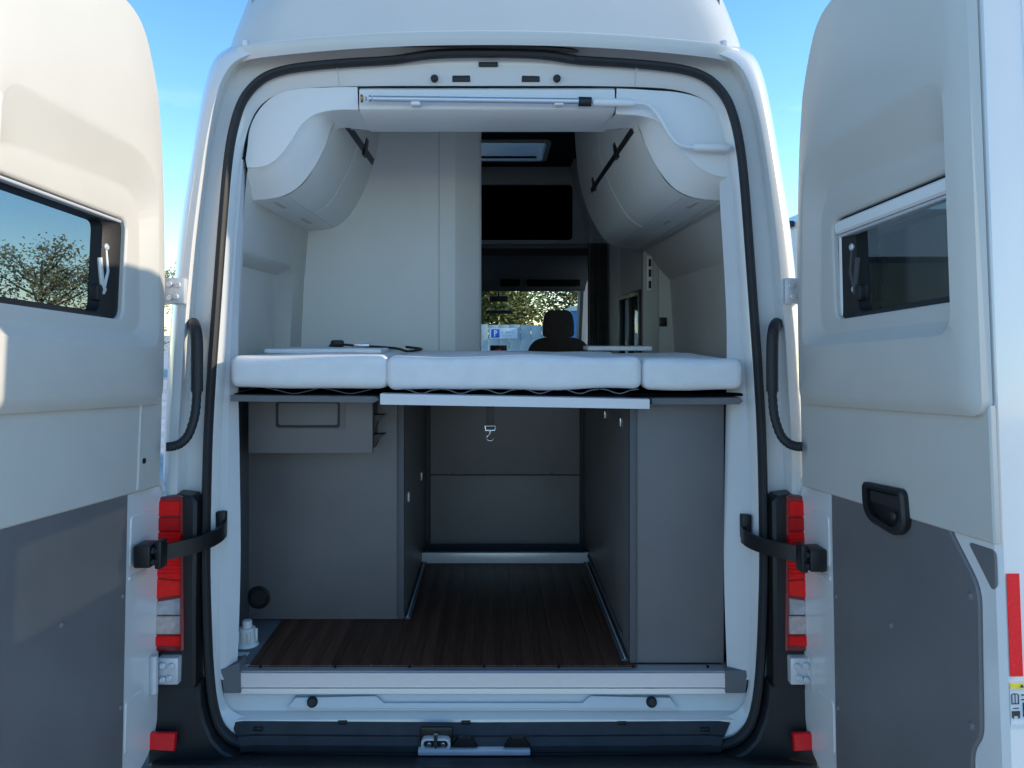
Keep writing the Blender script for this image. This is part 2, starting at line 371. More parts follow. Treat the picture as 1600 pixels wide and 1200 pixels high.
# tail structure: black cladding, lamps, bumper
def hx(s, off, y, dy): p = H(off, y, dy); return Vector((p.x * s, p.y, p.z))
for s in (-1, 1):
    cl = MB()
    prof = [(438, 778), (446, 768), (470, 765), (484, 772), (514, 790), (514, 1062), (440, 1062), (440, 950)]
    cl.prism([hx(s, x, y, .055) for x, y in prof], (0, -.062, 0), .008)
    cl.build('pillar_cladding', 'black', van)
    lo = MB(); lo.prism([hx(s, x, y, .045) for x, y in ((437, 1058), (514, 1058), (514, 1240), (360, 1240), (372, 1174), (400, 1160), (416, 1143), (428, 1115), (434, 1090))], (0, -.05, 0), .006)
    lo.build('corner_cladding', 'bumper', van)
    tl = MB().prism([hx(s, x, y, .0) for x, y in ((469, 775), (480, 772), (525, 778), (525, 1013), (467, 1013))], (0, -.018, 0), .005).build('tail_light', 'dred', van)
    segs = [(782, 806, 782, 806, 'red', 'brake_lens'), (808, 829, 808, 829, 'mred', 'brake_lens'), (831, 905, 831, 900, 'red', 'brake_lens'), (907, 929, 902, 936, 'red2', 'brake_lens'),
            (934, 960, 941, 960, 'clear', 'indicator_lens'), (962, 990, 962, 990, 'clear2', 'reversing_lens'), (993, 1008, 993, 1009, 'red', 'rear_lens')]
    for a0, b0, a1, b1, m, nm in segs:          # inner top/bottom, outer top/bottom
        MB().prism([hx(s, x, y, -.0165) for x, y in ((475, a0), (523, a1), (523, b1), (475, b0))], (0, -.007, 0), .0025).build(nm, m, tl)
    for k in range(11):
        yy = 836 + k * 6; MB().tube([hx(s, 474, yy, -.0240), hx(s, 522, yy, -.0240)], .0009, 5).build('lens_rib', 'mred', tl)
    # hinges
    for yy, of in ((455, 481), (1042, 488)):
        c = hx(s, of, yy, 0.)
        hg = MB().rbox(c + Vector((-.028, -.03 if yy > 900 else -.018, -.036)), c + Vector((.028, .03, .036)), .004).build('hinge', 'galv', van)
        for dx, dz in ((-.012, .018), (.006, -.016), (-.012, -.02), (.012, .016)):
            MB().disc(c + Vector((dx * s * -1, -.031 if yy > 900 else -.019, dz)), (0, -1, 0), .0085, .008, 10, bev=.002).build('bolt', 'galv', hg)
        MB().tube([c + Vector((s * .03, -.045, -.05)), c + Vector((s * .03, -.045, .05))], .011, 12).build('pin', 'galv', hg)
    # cable conduit into the door
    rows_ = ((456, 512, .02), (452, 520, -.012), (449, 545, -.016), (449, 580, -.016), (450, 620, -.02), (453, 650, -.03), (462, 678, -.04), (474, 692, -.055), (486, 697, -.066), (497, 698, -.072))
    pts = catmull([hx(s, a, b, c) for a, b, c in rows_], 6)
    rad = [.0118 + (.0015 if i % 2 else 0) for i in range(len(pts))]
    cd = MB().tube(pts, rad, 12).build('cable_conduit', 'rubber', van)
    fp = [hx(s, 455, 508, .03), hx(s, 453, 516, -.004), hx(s, 450, 545, -.008)]
    MB().tube(catmull([hx(s, 456, 505, .03), hx(s, 452, 515, -.008), hx(s, 449.5, 540, -.016), hx(s, 449.5, 612, -.018)], 5), .0165, 12).build('conduit_sleeve', 'rubber', cd)
    # check strap
    pth = [P(x, y, d) for x, y, d in (((352, 812, 2.24), (350, 828, 2.17), (335, 840, 2.12), (310, 850, 2.07), (280, 858, 2.03), (250, 864, 2.0)) if s < 0 else ((1158, 823, 2.24), (1163, 838, 2.17), (1180, 848, 2.12), (1205, 856, 2.07), (1232, 862, 2.03), (1262, 869, 2.0)))]
    pth = catmull(pth, 4)
    st = MB()
    rr = []
    for i, p in enumerate(pth):
        t = (pth[min(i + 1, len(pth) - 1)] - pth[max(0, i - 1)]).normalized(); n = t.cross(Vector((0, 0, 1))).normalized(); u = Vector((0, 0, 1))
        hgt = .021 if i > 3 else .026
        rr.append([p + n * a + u * b for a, b in ((-.005, -hgt), (.005, -hgt), (.005, hgt), (-.005, hgt))])
    st.loft(rr, True, True, True); sb = st.build('check_strap', 'black', van, 25)
    c = P(229 if s < 0 else 1272, 865 if s < 0 else 871, 1.965 if s < 0 else 1.98)
    bk = MB(); bk.rbox(c + Vector((-.022, -.03, -.03)), c + Vector((.022, .03, .028)), .006); bk.rbox(c + Vector((-.034 * s - .006, -.02, -.035)), c + Vector((-.034 * s + .012, .02, .036)), .004)
    bk.build('strap_bracket', 'black', sb)
    for dz in (-.015, .013): MB().disc(c + Vector((-.022 * s + 0, -.02, dz)), (-s, -.6, 0), .008, .012, 10, bev=.002).build('bolt', 'black', sb)
    # bumper reflector
    MB().prism([hx(s, x, y, -.028) for x, y in ((480, 1143), (530, 1142), (532, 1168), (482, 1171))], (0, -.012, 0), .003).build('bumper_reflector', 'reflector', van)
# bumper
bp = MB()
def brow(y, dy, k=1.): return [hx(sg, o_, y + c, dy + e) for sg, o_, c, e in ((-1, 540, 0, .25), (-1, 520, 0, .02), (-1, 470, 0, -.02), (-1, 420, 0, -.03), (-1, 300, 2, -.04), (-1, 150, 3, -.045), (1, 0, 4, -.047), (1, 150, 3, -.045), (1, 300, 2, -.04), (1, 420, 0, -.03), (1, 470, 0, -.02), (1, 520, 0, .02), (1, 540, 0, .25))]
bp.loft([brow(1172, .10), brow(1182, .03), brow(1188, .0), brow(1196, -.075), brow(1206, -.085), brow(1260, -.095), brow(1330, -.09), brow(1400, -.03)], closed=False)
bp.build('rear_bumper', 'bumper', van, 30)
MB().rbox(Vector((-.70, -.16, -1.20)), Vector((.70, -.10, -1.196)), .002).build('bumper_step_ridge', 'black', van)
for s in (-1, 1):
    MB().rbox(Vector((s * .70, -.12, -1.46)), Vector((s * .99, .28, -1.165)), .04, 3).build('bumper_corner', 'scuff', van)

# white painted sill, scuff plate, aluminium edge profile
sill = MB()
sill.loft([[H(x, y, .06) for x, y in ((-372, 1165), (-150, 1173), (150, 1173), (372, 1165))], [H(x, y, .075) for x, y in ((-410, 1125), (-150, 1124), (150, 1124), (410, 1125))],
           [H(x, y, .10) for x, y in ((-414, 1110), (-150, 1110), (150, 1110), (414, 1110))], [H(x, y, .115) for x, y in ((-420, 1082), (-150, 1082), (150, 1082), (420, 1082))],
           [H(x, y, .2) for x, y in ((-420, 1070), (-150, 1070), (150, 1070), (420, 1070))]], closed=False)
sill.build('door_sill', 'paint', van, 25)
for a, b, dx, nm in ((457, 1058, 0, 'sill_embossing'),):
    MB().prism([P(x, y, 2.115) for x, y in roundpoly_px] if False else [P(x, y, d) for x, y, d in ((450, 1106, 2.172), (462, 1087, 2.187), (588, 1087, 2.187), (600, 1098, 2.179), (910, 1098, 2.179), (922, 1087, 2.187), (1046, 1087, 2.187), (1058, 1106, 2.172))], (0, -.006, -.001), .003).build(nm, 'paint', van)
for px in (488, 1018):
    c = P(px, 1097, 2.172); MB().disc(c, (0, -1, .35), .0155, .010, 20, r2=.013, bev=.004).build('rubber_plug', 'rubber', van)
sc = MB()
def scrow(y, d, e=0): return [P(x + (0 if abs(x - 751) < 300 else (e if x < 751 else -e)), y + yy, d) for x, yy in ((375, 0), (395, -2), (560, -1), (751, 0), (930, -1), (1108, -2), (1127, 0))]
sc.loft([scrow(1125, 2.168, -16), scrow(1129, 2.150, -14), scrow(1149, 2.128, -6), scrow(1152, 2.115, -4), scrow(1166, 2.098, 0), scrow(1176, 2.098, 0)], closed=False)
sc.build('scuff_plate', 'scuff', van, 20)
for px, py in ((403, 1139), (535, 1129), (625, 1147), (728, 1129), (856, 1147), (972, 1130), (1102, 1140)):
    c = P(px, py, 2.148 if py < 1135 else 2.134); MB().rbox(c + Vector((-.013, -.004, -.004)), c + Vector((.013, .008, .004)), .002).build('drain_slot', 'black', van)
c = P(741, 1166, 2.10)
lp = MB().rbox(c + Vector((-.152, -.022, -.014)), c + Vector((.152, .03, .000)), .002).build('latch_plate', 'strikerw', van)
e = P(681, 1162, 2.085)
outer = roundpoly([(-.040, -.017), (.040, -.017), (.040, .017), (-.040, .017)], .017, 6); inner = roundpoly([(-.033, -.011), (.033, -.011), (.033, .011), (-.033, .011)], .011, 6)
mp3 = lambda q, yy: [e + Vector((p[0], yy, p[1])) for p in q]
MB().loft([mp3(outer, .01), mp3(outer, -.006), mp3(inner, -.006), mp3(inner, .004)], True).build('striker_ring', 'strikerw', lp)
MB().prism(mp3(inner, .003), (0, .004, 0)).build('striker_cup', 'black', lp)
MB().tube([e + Vector((0, -.002, -.008)), e + Vector((0, -.004, .028))], .006, 10).build('striker_pin', 'chrome', lp)
for dx in (-.018, .02): MB().disc(e + Vector((dx, .002, -.001)), (0, -1, 0), .006, .008, 10, bev=.002).build('bolt', 'chrome', lp)
MB().rbox(e + Vector((-.045, .012, -.012)), e + Vector((.045, .03, .038)), .006).build('striker_housing', 'black', lp)
for px in (726, 808):
    q = P(px, 1157, 2.10)
    MB().prism([q + Vector(v) for v in ((-.036, 0, -.012), (.036, 0, -.012), (.018, 0, .016), (-.016, 0, .016))], (0, -.016, 0), .003).build('latch_block', 'black', lp)
# aluminium profile
def ax(x0, x1, y0, d0, y1, d1, nm, m, par, th=.01):
    return MB().prism([P(x0, y0, d0), P(x1, y0, d0), P(x1, y1, d1), P(x0, y1, d1)], (0, .006, -th)).build(nm, m, par)
ep = MB(); prof = [(1037, 2.222), (1040, 2.205), (1048, 2.180), (1050.5, 2.176), (1052, 2.178), (1072, 2.176), (1074, 2.1755), (1076, 2.178), (1084, 2.176)]
ep.loft([[P(375, y, d) for y, d in prof], [P(1134, y, d) for y, d in prof]], closed=False)
edge = ep.build('edge_profile', 'alu', van, 15)
for k in range(7):
    c = P(407 + k * 116.5, 1043, 2.196); MB().disc(c + Vector((0, .002, 0)), (0, -.5, 1), .0045, .004, 10).build('screw', 'black', edge)
for s, pl in ((-1, ((345, 1046), (374, 1036), (376, 1083), (350, 1083))), (1, ((1134, 1048), (1166, 1048), (1168, 1062), (1164, 1083), (1134, 1083)))):
    MB().prism([P(x, y, 2.172) for x, y in pl], (0, .06, 0)).build('profile_end_cap', 'boardl', van)

# ------------------------------------------------------------------ load floor with planks
FZ = -.952
ff = MB().rbox((-.80, .06, FZ - .03), (.80, 1.25, FZ - .006), .002).build('load_floor', 'boardd', van)
x = -.68; first = None; W = .0588
n = 0
while x < .40:
    if first is None:
        first = MB().rbox((x + .0002, .055, FZ - .006), (x + W - .0002, 1.05, FZ), .0007).build('plank', 'wood', ff)
    else: share(first, 'plank', (n * W, 0, 0), ff)
    x += W; n += 1
MB().rbox((-.86, .06, FZ - .02), (-.681, .42, FZ - .001), .003).build('floor_end_board', 'boardl', ff)
# drain valve in the left corner
c = P(386, 1003, 2.355); c.z = FZ
dv = MB().disc(c, (0, 0, 1), .036, .010, 24, r2=.032, bev=.003).build('drain_valve', 'valve', van)
MB().disc(c + Vector((0, 0, .009)), (0, 0, 1), .025, .045, 20, bev=.003).build('valve_body', 'valve', dv)
MB().disc(c + Vector((0, 0, .053)), (0, 0, 1), .015, .022, 16, bev=.003).build('valve_cap', 'valve', dv)
for a in range(4):
    t = a * math.pi / 2 + .5; q = c + Vector((math.cos(t) * .026, math.sin(t) * .026, .03))
    MB().rbox(q - Vector((.006, .006, .022)), q + Vector((.006, .006, .016)), .003).build('grip_lug', 'valve', dv)
MB().rbox(c + Vector((-.03, -.085, 0)), c + Vector((.028, -.062, .003)), .001).build('type_label', 'labelw', dv)

# ------------------------------------------------------------------ storage boxes under the bed
BT = -.185
# left box
XL0, XL1, YL = -.83, -.275, .413
lc = MB().rbox((XL0, YL, FZ + .002), (XL1, 1.28, BT), .003).build('storage_box', 'board', van)
lc['label'] = 'grey storage box with pull-out drawer on the left of the garage'
MB().rbox((XL1 - .022, YL - .004, FZ + .004), (XL1 + .002, YL + .02, BT - .01), .003).build('edge_strip', 'boardd', lc)
MB().rbox((-.842, .30, FZ), (-.79, YL + .05, BT), .004).build('gap_cover', 'boardd', lc)
dz1 = P(388, 708, 2.42); dz0 = P(582, 628, 2.42)
dr = MB().rbox((dz1.x, .277, dz1.z), (dz0.x, .295, dz0.z + .01), .002).build('drawer', 'boardf', van)
MB().rbox((dz1.x + .02, .295, dz1.z + .015), (dz0.x - .004, YL + .002, dz0.z), .002).build('drawer_box', 'boardd', dr)
for zz in (0, -.062):
    q = P(584, 655, 2.44) + Vector((0, 0, zz))
    MB().prism([q + Vector(v) for v in ((-.005, 0, .012), (.035, 0, .014), (.012, 0, -.006), (.002, 0, -.03), (-.005, 0, -.03))], (0, .05, 0)).build('runner_bracket', 'black', dr)
fr = lambda x0, x1, y0, y1, r: [P(a, b, 2.42) for a, b in [(q[0], q[1]) for q in roundpoly([(x0, y0), (x1, y0), (x1, y1), (x0, y1)], r, 4)]]
MB().loft([fr(430, 540, 627, 671, 4), [p - Vector((0, .002, 0)) for p in fr(430, 540, 627, 671, 4)], [p - Vector((0, .002, 0)) for p in fr(433, 530, 628, 668, 4)], [p + Vector((0, .0, 0)) for p in fr(433, 530, 628, 668, 4)]]).build('pull_frame', 'board', dr)
MB().loft([[p - Vector((0, .001, 0)) for p in fr(431, 531.5, 626, 668.5, 5)], [p - Vector((0, .004, 0)) for p in fr(431.5, 531, 626.5, 668, 5)], [p - Vector((0, .004, 0)) for p in fr(434.5, 528, 629.5, 665, 4)], [p - Vector((0, .0005, 0)) for p in fr(435, 527.5, 630, 664.5, 4)]]).build('pull_gasket', 'black', dr)
c = P(405, 933, 2.555)
vt = MB().disc(c, (0, -1, 0), .037, .010, 28, bev=.004).build('round_socket', 'black', lc)
MB().disc(c + Vector((0, -.008, 0)), (0, -1, 0), .027, .006, 24, bev=.002).build('socket_lid', 'rubber', vt)
for px, py in ((659, 744), (639, 776)):
    d_ = F * (XL1 + .004 - CX) / (px - VPX); q = P(px, py, d_); MB().rbox(q + Vector((-.004, -.012, -.016)), q + Vector((.003, .012, .016)), .002).build('tie_hook', 'galv', lc)
# right box
XR0, XR1, YR = .419, .690, .075
rc = MB().rbox((XR0, YR, FZ + .002), (XR1, 1.28, BT), .003).build('storage_box', 'board', van)
rc['label'] = 'tall narrow grey storage box on the right of the garage'
MB().rbox((XR0 - .002, YR - .004, FZ + .006), (XR0 + .02, YR + .02, BT - .01), .003).build('edge_strip', 'boardd', rc)
MB().rbox((XR1 - .02, YR + .055, FZ), (XR1 + .16, YR + .075, BT), .002).build('side_filler', 'boardd', rc)
for px, py in ((945, 648), (969, 660)):
    d_ = F * (XR0 - .004 - CX) / (px - VPX); q = P(px, py, d_); hk = MB().rbox(q + Vector((-.003, -.012, -.012)), q + Vector((.004, .012, .016)), .002).build('tie_hook', 'chrome', rc)
# floor rails along both boxes, back panel, threshold
for nm, xx, y0, y1 in (('floor_rail', XL1 + .012, .42, 1.06), ('floor_rail', XR0 - .012, .09, 1.06)):
    MB().rbox((xx - .010, y0, FZ), (xx + .010, y1, FZ + .008), .002).build(nm, 'boardd', van)
    MB().rbox((xx - .0015, y0, FZ + .007), (xx + .0015, y1, FZ + .012), .001).build('rail_lip', 'alup', van)
MB().rbox((XR0 - .007, .20, FZ + .03), (XR0 - .001, 1.1, FZ + .042), .001).build('side_rail', 'boardd', van)
MB().rbox((XL1, 1.04, FZ + .001), (XR0, 1.06, FZ + .045), .003).build('threshold', 'strikerw', van)
bw = MB().rbox((-.45, 1.275, FZ), (.55, 1.30, BT + .02), .002).build('garage_back_wall', 'boardd', van)
za = P(0, 849, 3.40).z; zb_ = P(0, 741, 3.40).z
MB().rbox((XL1 + .02, 1.250, za), (XR0 - .015, 1.2745, zb_ - .004), .002).build('wall_panel', 'boardg', bw)
MB().rbox((XL1 + .02, 1.250, zb_), (XR0 - .015, 1.2745, BT), .002).build('wall_panel', 'boardg', bw)
for px in (707, 862): 
    q = P(px, 739, 3.39); MB().rbox(q + Vector((-.008, -.001, -.008)), q + Vector((.008, .012, .004)), .001).build('panel_clip', 'board', bw)

# ------------------------------------------------------------------ bed base
bt = MB()
bd = MB().rbox((-.72, .06, -.178), (.74, .95, -.170), .002).build('bed_base', 'dark', van)
r0, r1 = P(595, 617, 2.13), P(1015, 637, 2.13)
rl = MB()
rl.prism([P(594, 615.5, 2.13), P(1015, 624, 2.13), P(1015, 639, 2.13), P(594, 632, 2.13)], (0, .05, 0), .002)
rl.build('front_rail', 'alup', bd)
MB().prism([P(360, 618, 2.16), P(585, 620, 2.16), P(592, 624, 2.16), P(585, 629, 2.16), P(360, 627, 2.16)], (0, .25, 0)).build('side_shelf', 'boardl', bd)
MB().prism([P(1019, 623, 2.16), P(1158, 622, 2.16), P(1161, 627, 2.16), P(1155, 632, 2.16), P(1019, 632, 2.16)], (0, .25, 0)).build('side_shelf', 'boardl', bd)
for k in range(6):
    x0 = 628 + k * 62; pts = catmull([P(x0 + dx, 608 + dy, 2.165) for dx, dy in ((0, 0), (10, 1), (24, 6), (34, 6.5), (46, 2), (60, 0))], 3)
    MB().tube(pts, .0018, 6).build('spring_element', 'boardl', bd)
for k in range(2):
    x0 = 415 + k * 88; pts = catmull([P(x0 + dx, 606 + dy, 2.185) for dx, dy in ((0, 0), (20, 4), (42, 9), (62, 6), (84, 0))], 3)
    MB().tube(pts, .0016, 6).build('spring_element', 'boardd', bd)

# ------------------------------------------------------------------ interior linings
def wall(s, x_top, y0, y1, name):
    prof = [(.70, 1.22), (.70, .60), (.715, .40), (.735, .20), (.742, .135), (.752, .12), (.775, .10), (.78, .0), (.785, -.16), (.85, -.17), (.86, -.98)]
    w = MB(); w.loft([[Vector((s * a, y, b)) for a, b in prof] for y in (y0, y0 + .22, y0 + .25, y1)], closed=False)
    return w.build(name, 'lining', van, 40)
# pocket begins 0.22 m in: first section is flush
def wall2(s, y0, y1, name):
    def pr(k): return [(.69, 1.22), (.695, .60), (.712, .40), (.722, .28), (.724, .25), (lerp(.726, .738, k), .238), (lerp(.728, .772, k), .215), (lerp(.738, .785, k), .0), (lerp(.742, .79, k), -.16), (.85, -.17), (.86, -.98)]
    w = MB(); w.loft([[Vector((s * a, y, b)) for a, b in pr(k)] for y, k in ((y0, 0), (y0 + .03, 0), (y0 + .07, 1), (.66, 1), (.70, .9), (.74, 0.), (y1, 0.))], closed=False)
    return w.build(name, 'lining', van, 40)
wall2(-1, .13, .93, 'side_wall_lining')
def wall3(y0, y1):
    pn = [(.69, 1.22), (.70, .60), (.712, .415), (.716, .375), (.722, .30), (.730, .262), (.74, .0), (.745, -.16), (.85, -.17), (.86, -.98)]
    pw = [(.70, 1.22), (.725, .60), (.735, .415), (.780, .375), (.835, .300), (.872, .262), (.89, .0), (.90, -.16), (.92, -.17), (.92, -.98)]
    w = MB(); w.loft([[Vector((lerp(a[0], b[0], k), y, a[1])) for a, b in zip(pn, pw)] for y, k in ((y0, 0), (y0 + .04, 0.), (y0 + .10, .6), (y0 + .16, .95), (y0 + .24, 1), (y1, 1))], closed=False)
    return w.build('side_wall_lining', 'lining', van, 40)
wall3(.13, 1.56)
# D-pillar trim strips next to the seal
T_ = [(388, 1062), (384, 960), (382, 850), (384, 700), (386, 600), (386, 500), (381, 400), (376, 320), (374, 255)]
A_ = [(420, 1062), (421, 960), (421, 850), (418, 700), (413, 600), (406, 500), (399, 400), (391, 310), (383, 245)]
for s in (-1, 1):
    a = [hx(s, x, y, .084) for x, y in A_]; m_ = [hx(s, lerp(x, u, .5), lerp(y, v, .5), .088) for (x, y), (u, v) in zip(A_, T_)]; b = [hx(s, x - (9 if s > 0 else 0), y, .115) for x, y in T_]; c = [hx(s, x + 10, y, .22) for x, y in T_]
    tr = MB().loft([catmull(q, 3) for q in (a, m_, b, c)], closed=False).build('pillar_trim', 'lining', van, 30)
    tr.data.materials[0] = M['pillar']
    q = hx(s, 404, 820, .10) if s > 0 else hx(s, 408, 815, .10)
    MB().rbox(q + Vector((-.014, -.03, -.035)), q + Vector((.014, .02, .035)), .004).build('strap_anchor', 'black', van)
# ceiling
hl = MB(); z = 1.225
for x0, x1, y0, y1 in ((-.75, .75, .25, SKY[2]), (-.75, .75, SKY[3], 5.6), (-.75, SKY[0], SKY[2], SKY[3]), (SKY[1], .75, SKY[2], SKY[3])):
    hl.rbox((x0, y0, z), (x1, y1, z + .02), .002)
hl.build('headliner', 'ceil', van)
sk = MB()
oo = [(SKY[0] - .03, SKY[2] - .03), (SKY[1] + .03, SKY[2] - .03), (SKY[1] + .03, SKY[3] + .03), (SKY[0] - .03, SKY[3] + .03)]; ii = [(SKY[0], SKY[2]), (SKY[1], SKY[2]), (SKY[1], SKY[3]), (SKY[0], SKY[3])]
ro, ri = roundpoly(oo, .05), roundpoly(ii, .04)
sk.loft([[Vector((p[0], p[1], 1.224)) for p in ro], [Vector((p[0], p[1], 1.21)) for p in ro], [Vector((p[0], p[1], 1.21)) for p in ri], [Vector((p[0], p[1], 1.41)) for p in ri]])
sko = sk.build('skylight', 'cover', van)
MB().rbox((SKY[0], SKY[2], 1.415), (SKY[1], SKY[3], 1.425), .003).build('skylight_pane', 'glass', sko)
# shower-room wall, its angled corner and aisle side
YB = .905
bwl = MB()
w0 = P(715, 0, 3.05).x; w1 = P(752, 0, 3.13)
bwl.loft([[Vector((-.78, YB, z)), Vector((w0 - .01, YB, z)), Vector((w0, YB + .006, z)), Vector((w1.x - .008, w1.y - .007, z)), Vector((w1.x, w1.y + .006, z)), Vector((w1.x - .06, 3.1, z))] for z in (-.165, 1.22)], closed=False)
bwl.build('shower_room_wall', 'locker', van, 12)
MB().rbox((w0 - .075, YB - .004, -.1), (w0 - .072, YB + .001, 1.2), .001).build('wall_joint', 'lining', van)
# overhead lockers
LP = [(.40, 1.21), (.415, .96), (.428, .80), (.445, .70), (.47, .62), (.505, .54), (.548, .468), (.585, .436), (.606, .424), (.625, .418), (.67, .412), (.735, .405)]
for s, yend, lab in ((-1, .905, 'short curved white overhead locker on the left wall'), (1, 1.56, 'long curved white overhead locker on the right wall')):
    pf = catmull([Vector((x * s, 0, z)) for x, z in LP], 3)
    near = .20
    lk = MB()
    lk.loft([[p + Vector((0, y, 0)) for p in pf] for y in (near, near + .02, yend)], closed=False)
    lk.face([p + Vector((0, yend, 0)) for p in pf] + [Vector((.72 * s, yend, 1.21))])
    L = lk.build('overhead_locker', 'locker', van, 40); L['label'] = lab
    # black opening gap with latch and the flap seams
    yb1 = .88 if s < 0 else 1.30
    nx = Vector((-s * .9, 0, -.35)).normalized()
    gq = [Vector((x * s, 0, z)) for x, z in (((.4565, .650), (.4635, .632), (.482, .636), (.470, .654)) if s > 0 else ((.4450, .688), (.4525, .664), (.470, .668), (.460, .692)))]
    MB().loft([[p + Vector((0, y, 0)) for p in gq] for y in (.27, yb1)], True, True, True).build('grip_gap', 'black', L)
    for yy in ((.66,) if s < 0 else (.56, 1.16)):
        MB().loft([[p + Vector((-.006 * s, y, .010 * k)) for p, k in zip(gq, (3, -1, -1, 3))] for y in (yy, yy + .05)], True, True, True).build('latch', 'black', L)
    for (x, z_) in ((.61, .4245),):
        MB().tube([Vector((x * s, .23, z_)), Vector((x * s, yend - .01, z_))], .0024, 6).build('flap_seam', 'cablight', L)
    for yy in ((.25, .60) if s < 0 else (.25, .62)):
        MB().rbox(Vector((.66 * s - .007, yy, .4105)), Vector((.66 * s + .007, yy + .12, .4165)), .0015).build('finger_slot', 'trim', L)
    for yy in ((.56,) if s < 0 else (.88,)):
        sp = pf[4:26]
        MB().tube([p + Vector((-s * .0006, yy, -.0002)) for p in sp], .0009, 5).build('flap_seam', 'locker', L)
    MB().rbox((s * .715, near, .400), (s * .742, yend, .4035), .001).build('wall_rail', 'trim', L)
# rear covers over the lockers and the header
EC = [(1140, 277), (1122, 276), (1104, 270), (1082, 255), (1062, 234), (1044, 208), (1026, 190), (1004, 182), (985, 180), (962, 179)]
EL = [(386, 262), (405, 262), (422, 257), (440, 243), (456, 221), (472, 196), (490, 181), (512, 174), (535, 172), (560, 172)]
OC = [(1141, 262), (1139, 238), (1136, 211), (1128, 186), (1113, 165), (1089, 151), (1055, 144), (1022, 142), (990, 140), (962, 139)]
OL = [(387, 250), (389, 228), (391, 203), (400, 179), (418, 157), (442, 144), (474, 139), (505, 138), (532, 137), (560, 137)]
LQ = [(.722, .408), (.690, .410), (.655, .414), (.61, .426), (.565, .456), (.52, .515), (.485, .585), (.46, .640), (.41, .655), (.352, .648)]
for s, E_, Q_ in ((1, EC, OC), (-1, EL, OL)):
    dn = 2.262
    fo = [P(x, y, dn + .02) for x, y in Q_]; fi = [P(x, y, dn) for x, y in E_]
    fo2 = [lerp(p, q, .06) + Vector((0, -.018, 0)) for p, q in zip(fo, fi)]; fi0 = [lerp(p, q, .975) for p, q in zip(fo2, fi)]
    lq = [Vector((x * s, .205 if x > .47 else (.25 if x > .43 else .31), z)) for x, z in LQ]; lm = [lerp(p, q, .22) + Vector((0, 0, .002)) for p, q in zip(fi, lq)]
    lq0 = [lerp(p, q, .7) for p, q in zip(fi, lq)]
    cv = MB().loft([catmull(q, 3) for q in ([p + Vector((0, .05, 0)) for p in fo], fo, fo2, fi0, [p + Vector((0, .006, 0)) for p in fi], lm, lq0, lq)], closed=False).build('corner_cover', 'cover', van, 32)
x0, x1 = P(561.5, 0, 2.262).x, P(960.5, 0, 2.262).x
hdr = [P(0, 138, 2.28), P(0, 140, 2.262), P(0, 170, 2.260), P(0, 174, 2.268), P(0, 190, 2.35), P(0, 205, 2.46), P(0, 206, 2.50), P(0, 150, 2.52)]
hc = MB().loft([[Vector((x, p.y, p.z)) for p in hdr] for x in (x0, x1)], closed=False).build('header_cover', 'cover', van, 35)
MB().face([Vector((-.75, .40, .675)), Vector((.75, .40, .675)), Vector((.75, .40, 1.22)), Vector((-.75, .40, 1.22))]).build('header_bulkhead', 'lining', van)
MB().loft([[P(x, y, 2.268) for x, y in ((-1, -1),)]] * 2) if False else None

# ------------------------------------------------------------------ forward living area and cab
po = P(1005, 0, 3.7).x
pa = MB().rbox((po, 1.555, -.2), (po + .075, 1.585, .41), .003).build('partition_panel', 'panelb', van)
MB().rbox((po + .075, 1.56, -.2), (.95, 1.60, .60), .003).build('partition_filler', 'lining', van)
pp = P(1015, 427, 3.695); sp = MB().rbox(pp + Vector((-.014, -.008, -.085)), pp + Vector((.012, .001, .085)), .004).build('switch_panel', 'cover', pa)
for k in (-.055, 0, .05): MB().rbox(pp + Vector((-.007, -.013, k - .018)), pp + Vector((.006, -.006, k + .018)), .003).build('switch', 'black', pa)
q = P(1036, 503, 3.70); MB().rbox(q + Vector((-.018, -.006, -.022)), q + Vector((.018, .001, .022)), .003).build('power_socket', 'black', pa)
# right wall of the living area with sliding-door window
RWX = .80
rw = MB()
for y0, y1, z0, z1 in ((1.6, 1.9, -.98, 1.22), (2.56, 3.3, -.98, 1.22), (1.9, 2.56, .235, 1.22), (1.9, 2.56, -.98, -.25)):
    rw.rbox((RWX, y0, z0), (RWX + .03, y1, z1), .001)
rwo = rw.build('sliding_door_lining', 'lining', van)
for y in (1.9, 2.21, 2.53): MB().rbox((RWX - .012, y, -.25), (RWX + .02, y + .03, .235), .003).build('window_frame', 'black', rwo)
MB().rbox((RWX - .012, 1.93, .205), (RWX + .02, 2.53, .235), .003).build('window_frame', 'black', rwo)
MB().rbox((RWX + .01, 1.93, -.25), (RWX + .014, 2.53, .205), .001).build('window_pane', 'glass', rwo)
for k, y in enumerate((3.12, 3.16, 3.20, 3.24)):
    pts = []
    for j in range(9): pts.append(Vector((.70 + .11 * j / 8, y - .02 * math.sin(j * 2.1 + k), 0)))
cu = MB()
ridge = [Vector((.665 + .135 * j / 40, 3.10 + .03 * math.sin(j * 1.15), 0)) for j in range(41)]
cu.loft([[p + Vector((0, 0, z)) for p in ridge] for z in (-.6, 0, .62)], closed=False); cu.build('cab_curtain', 'curtain', van, 60)
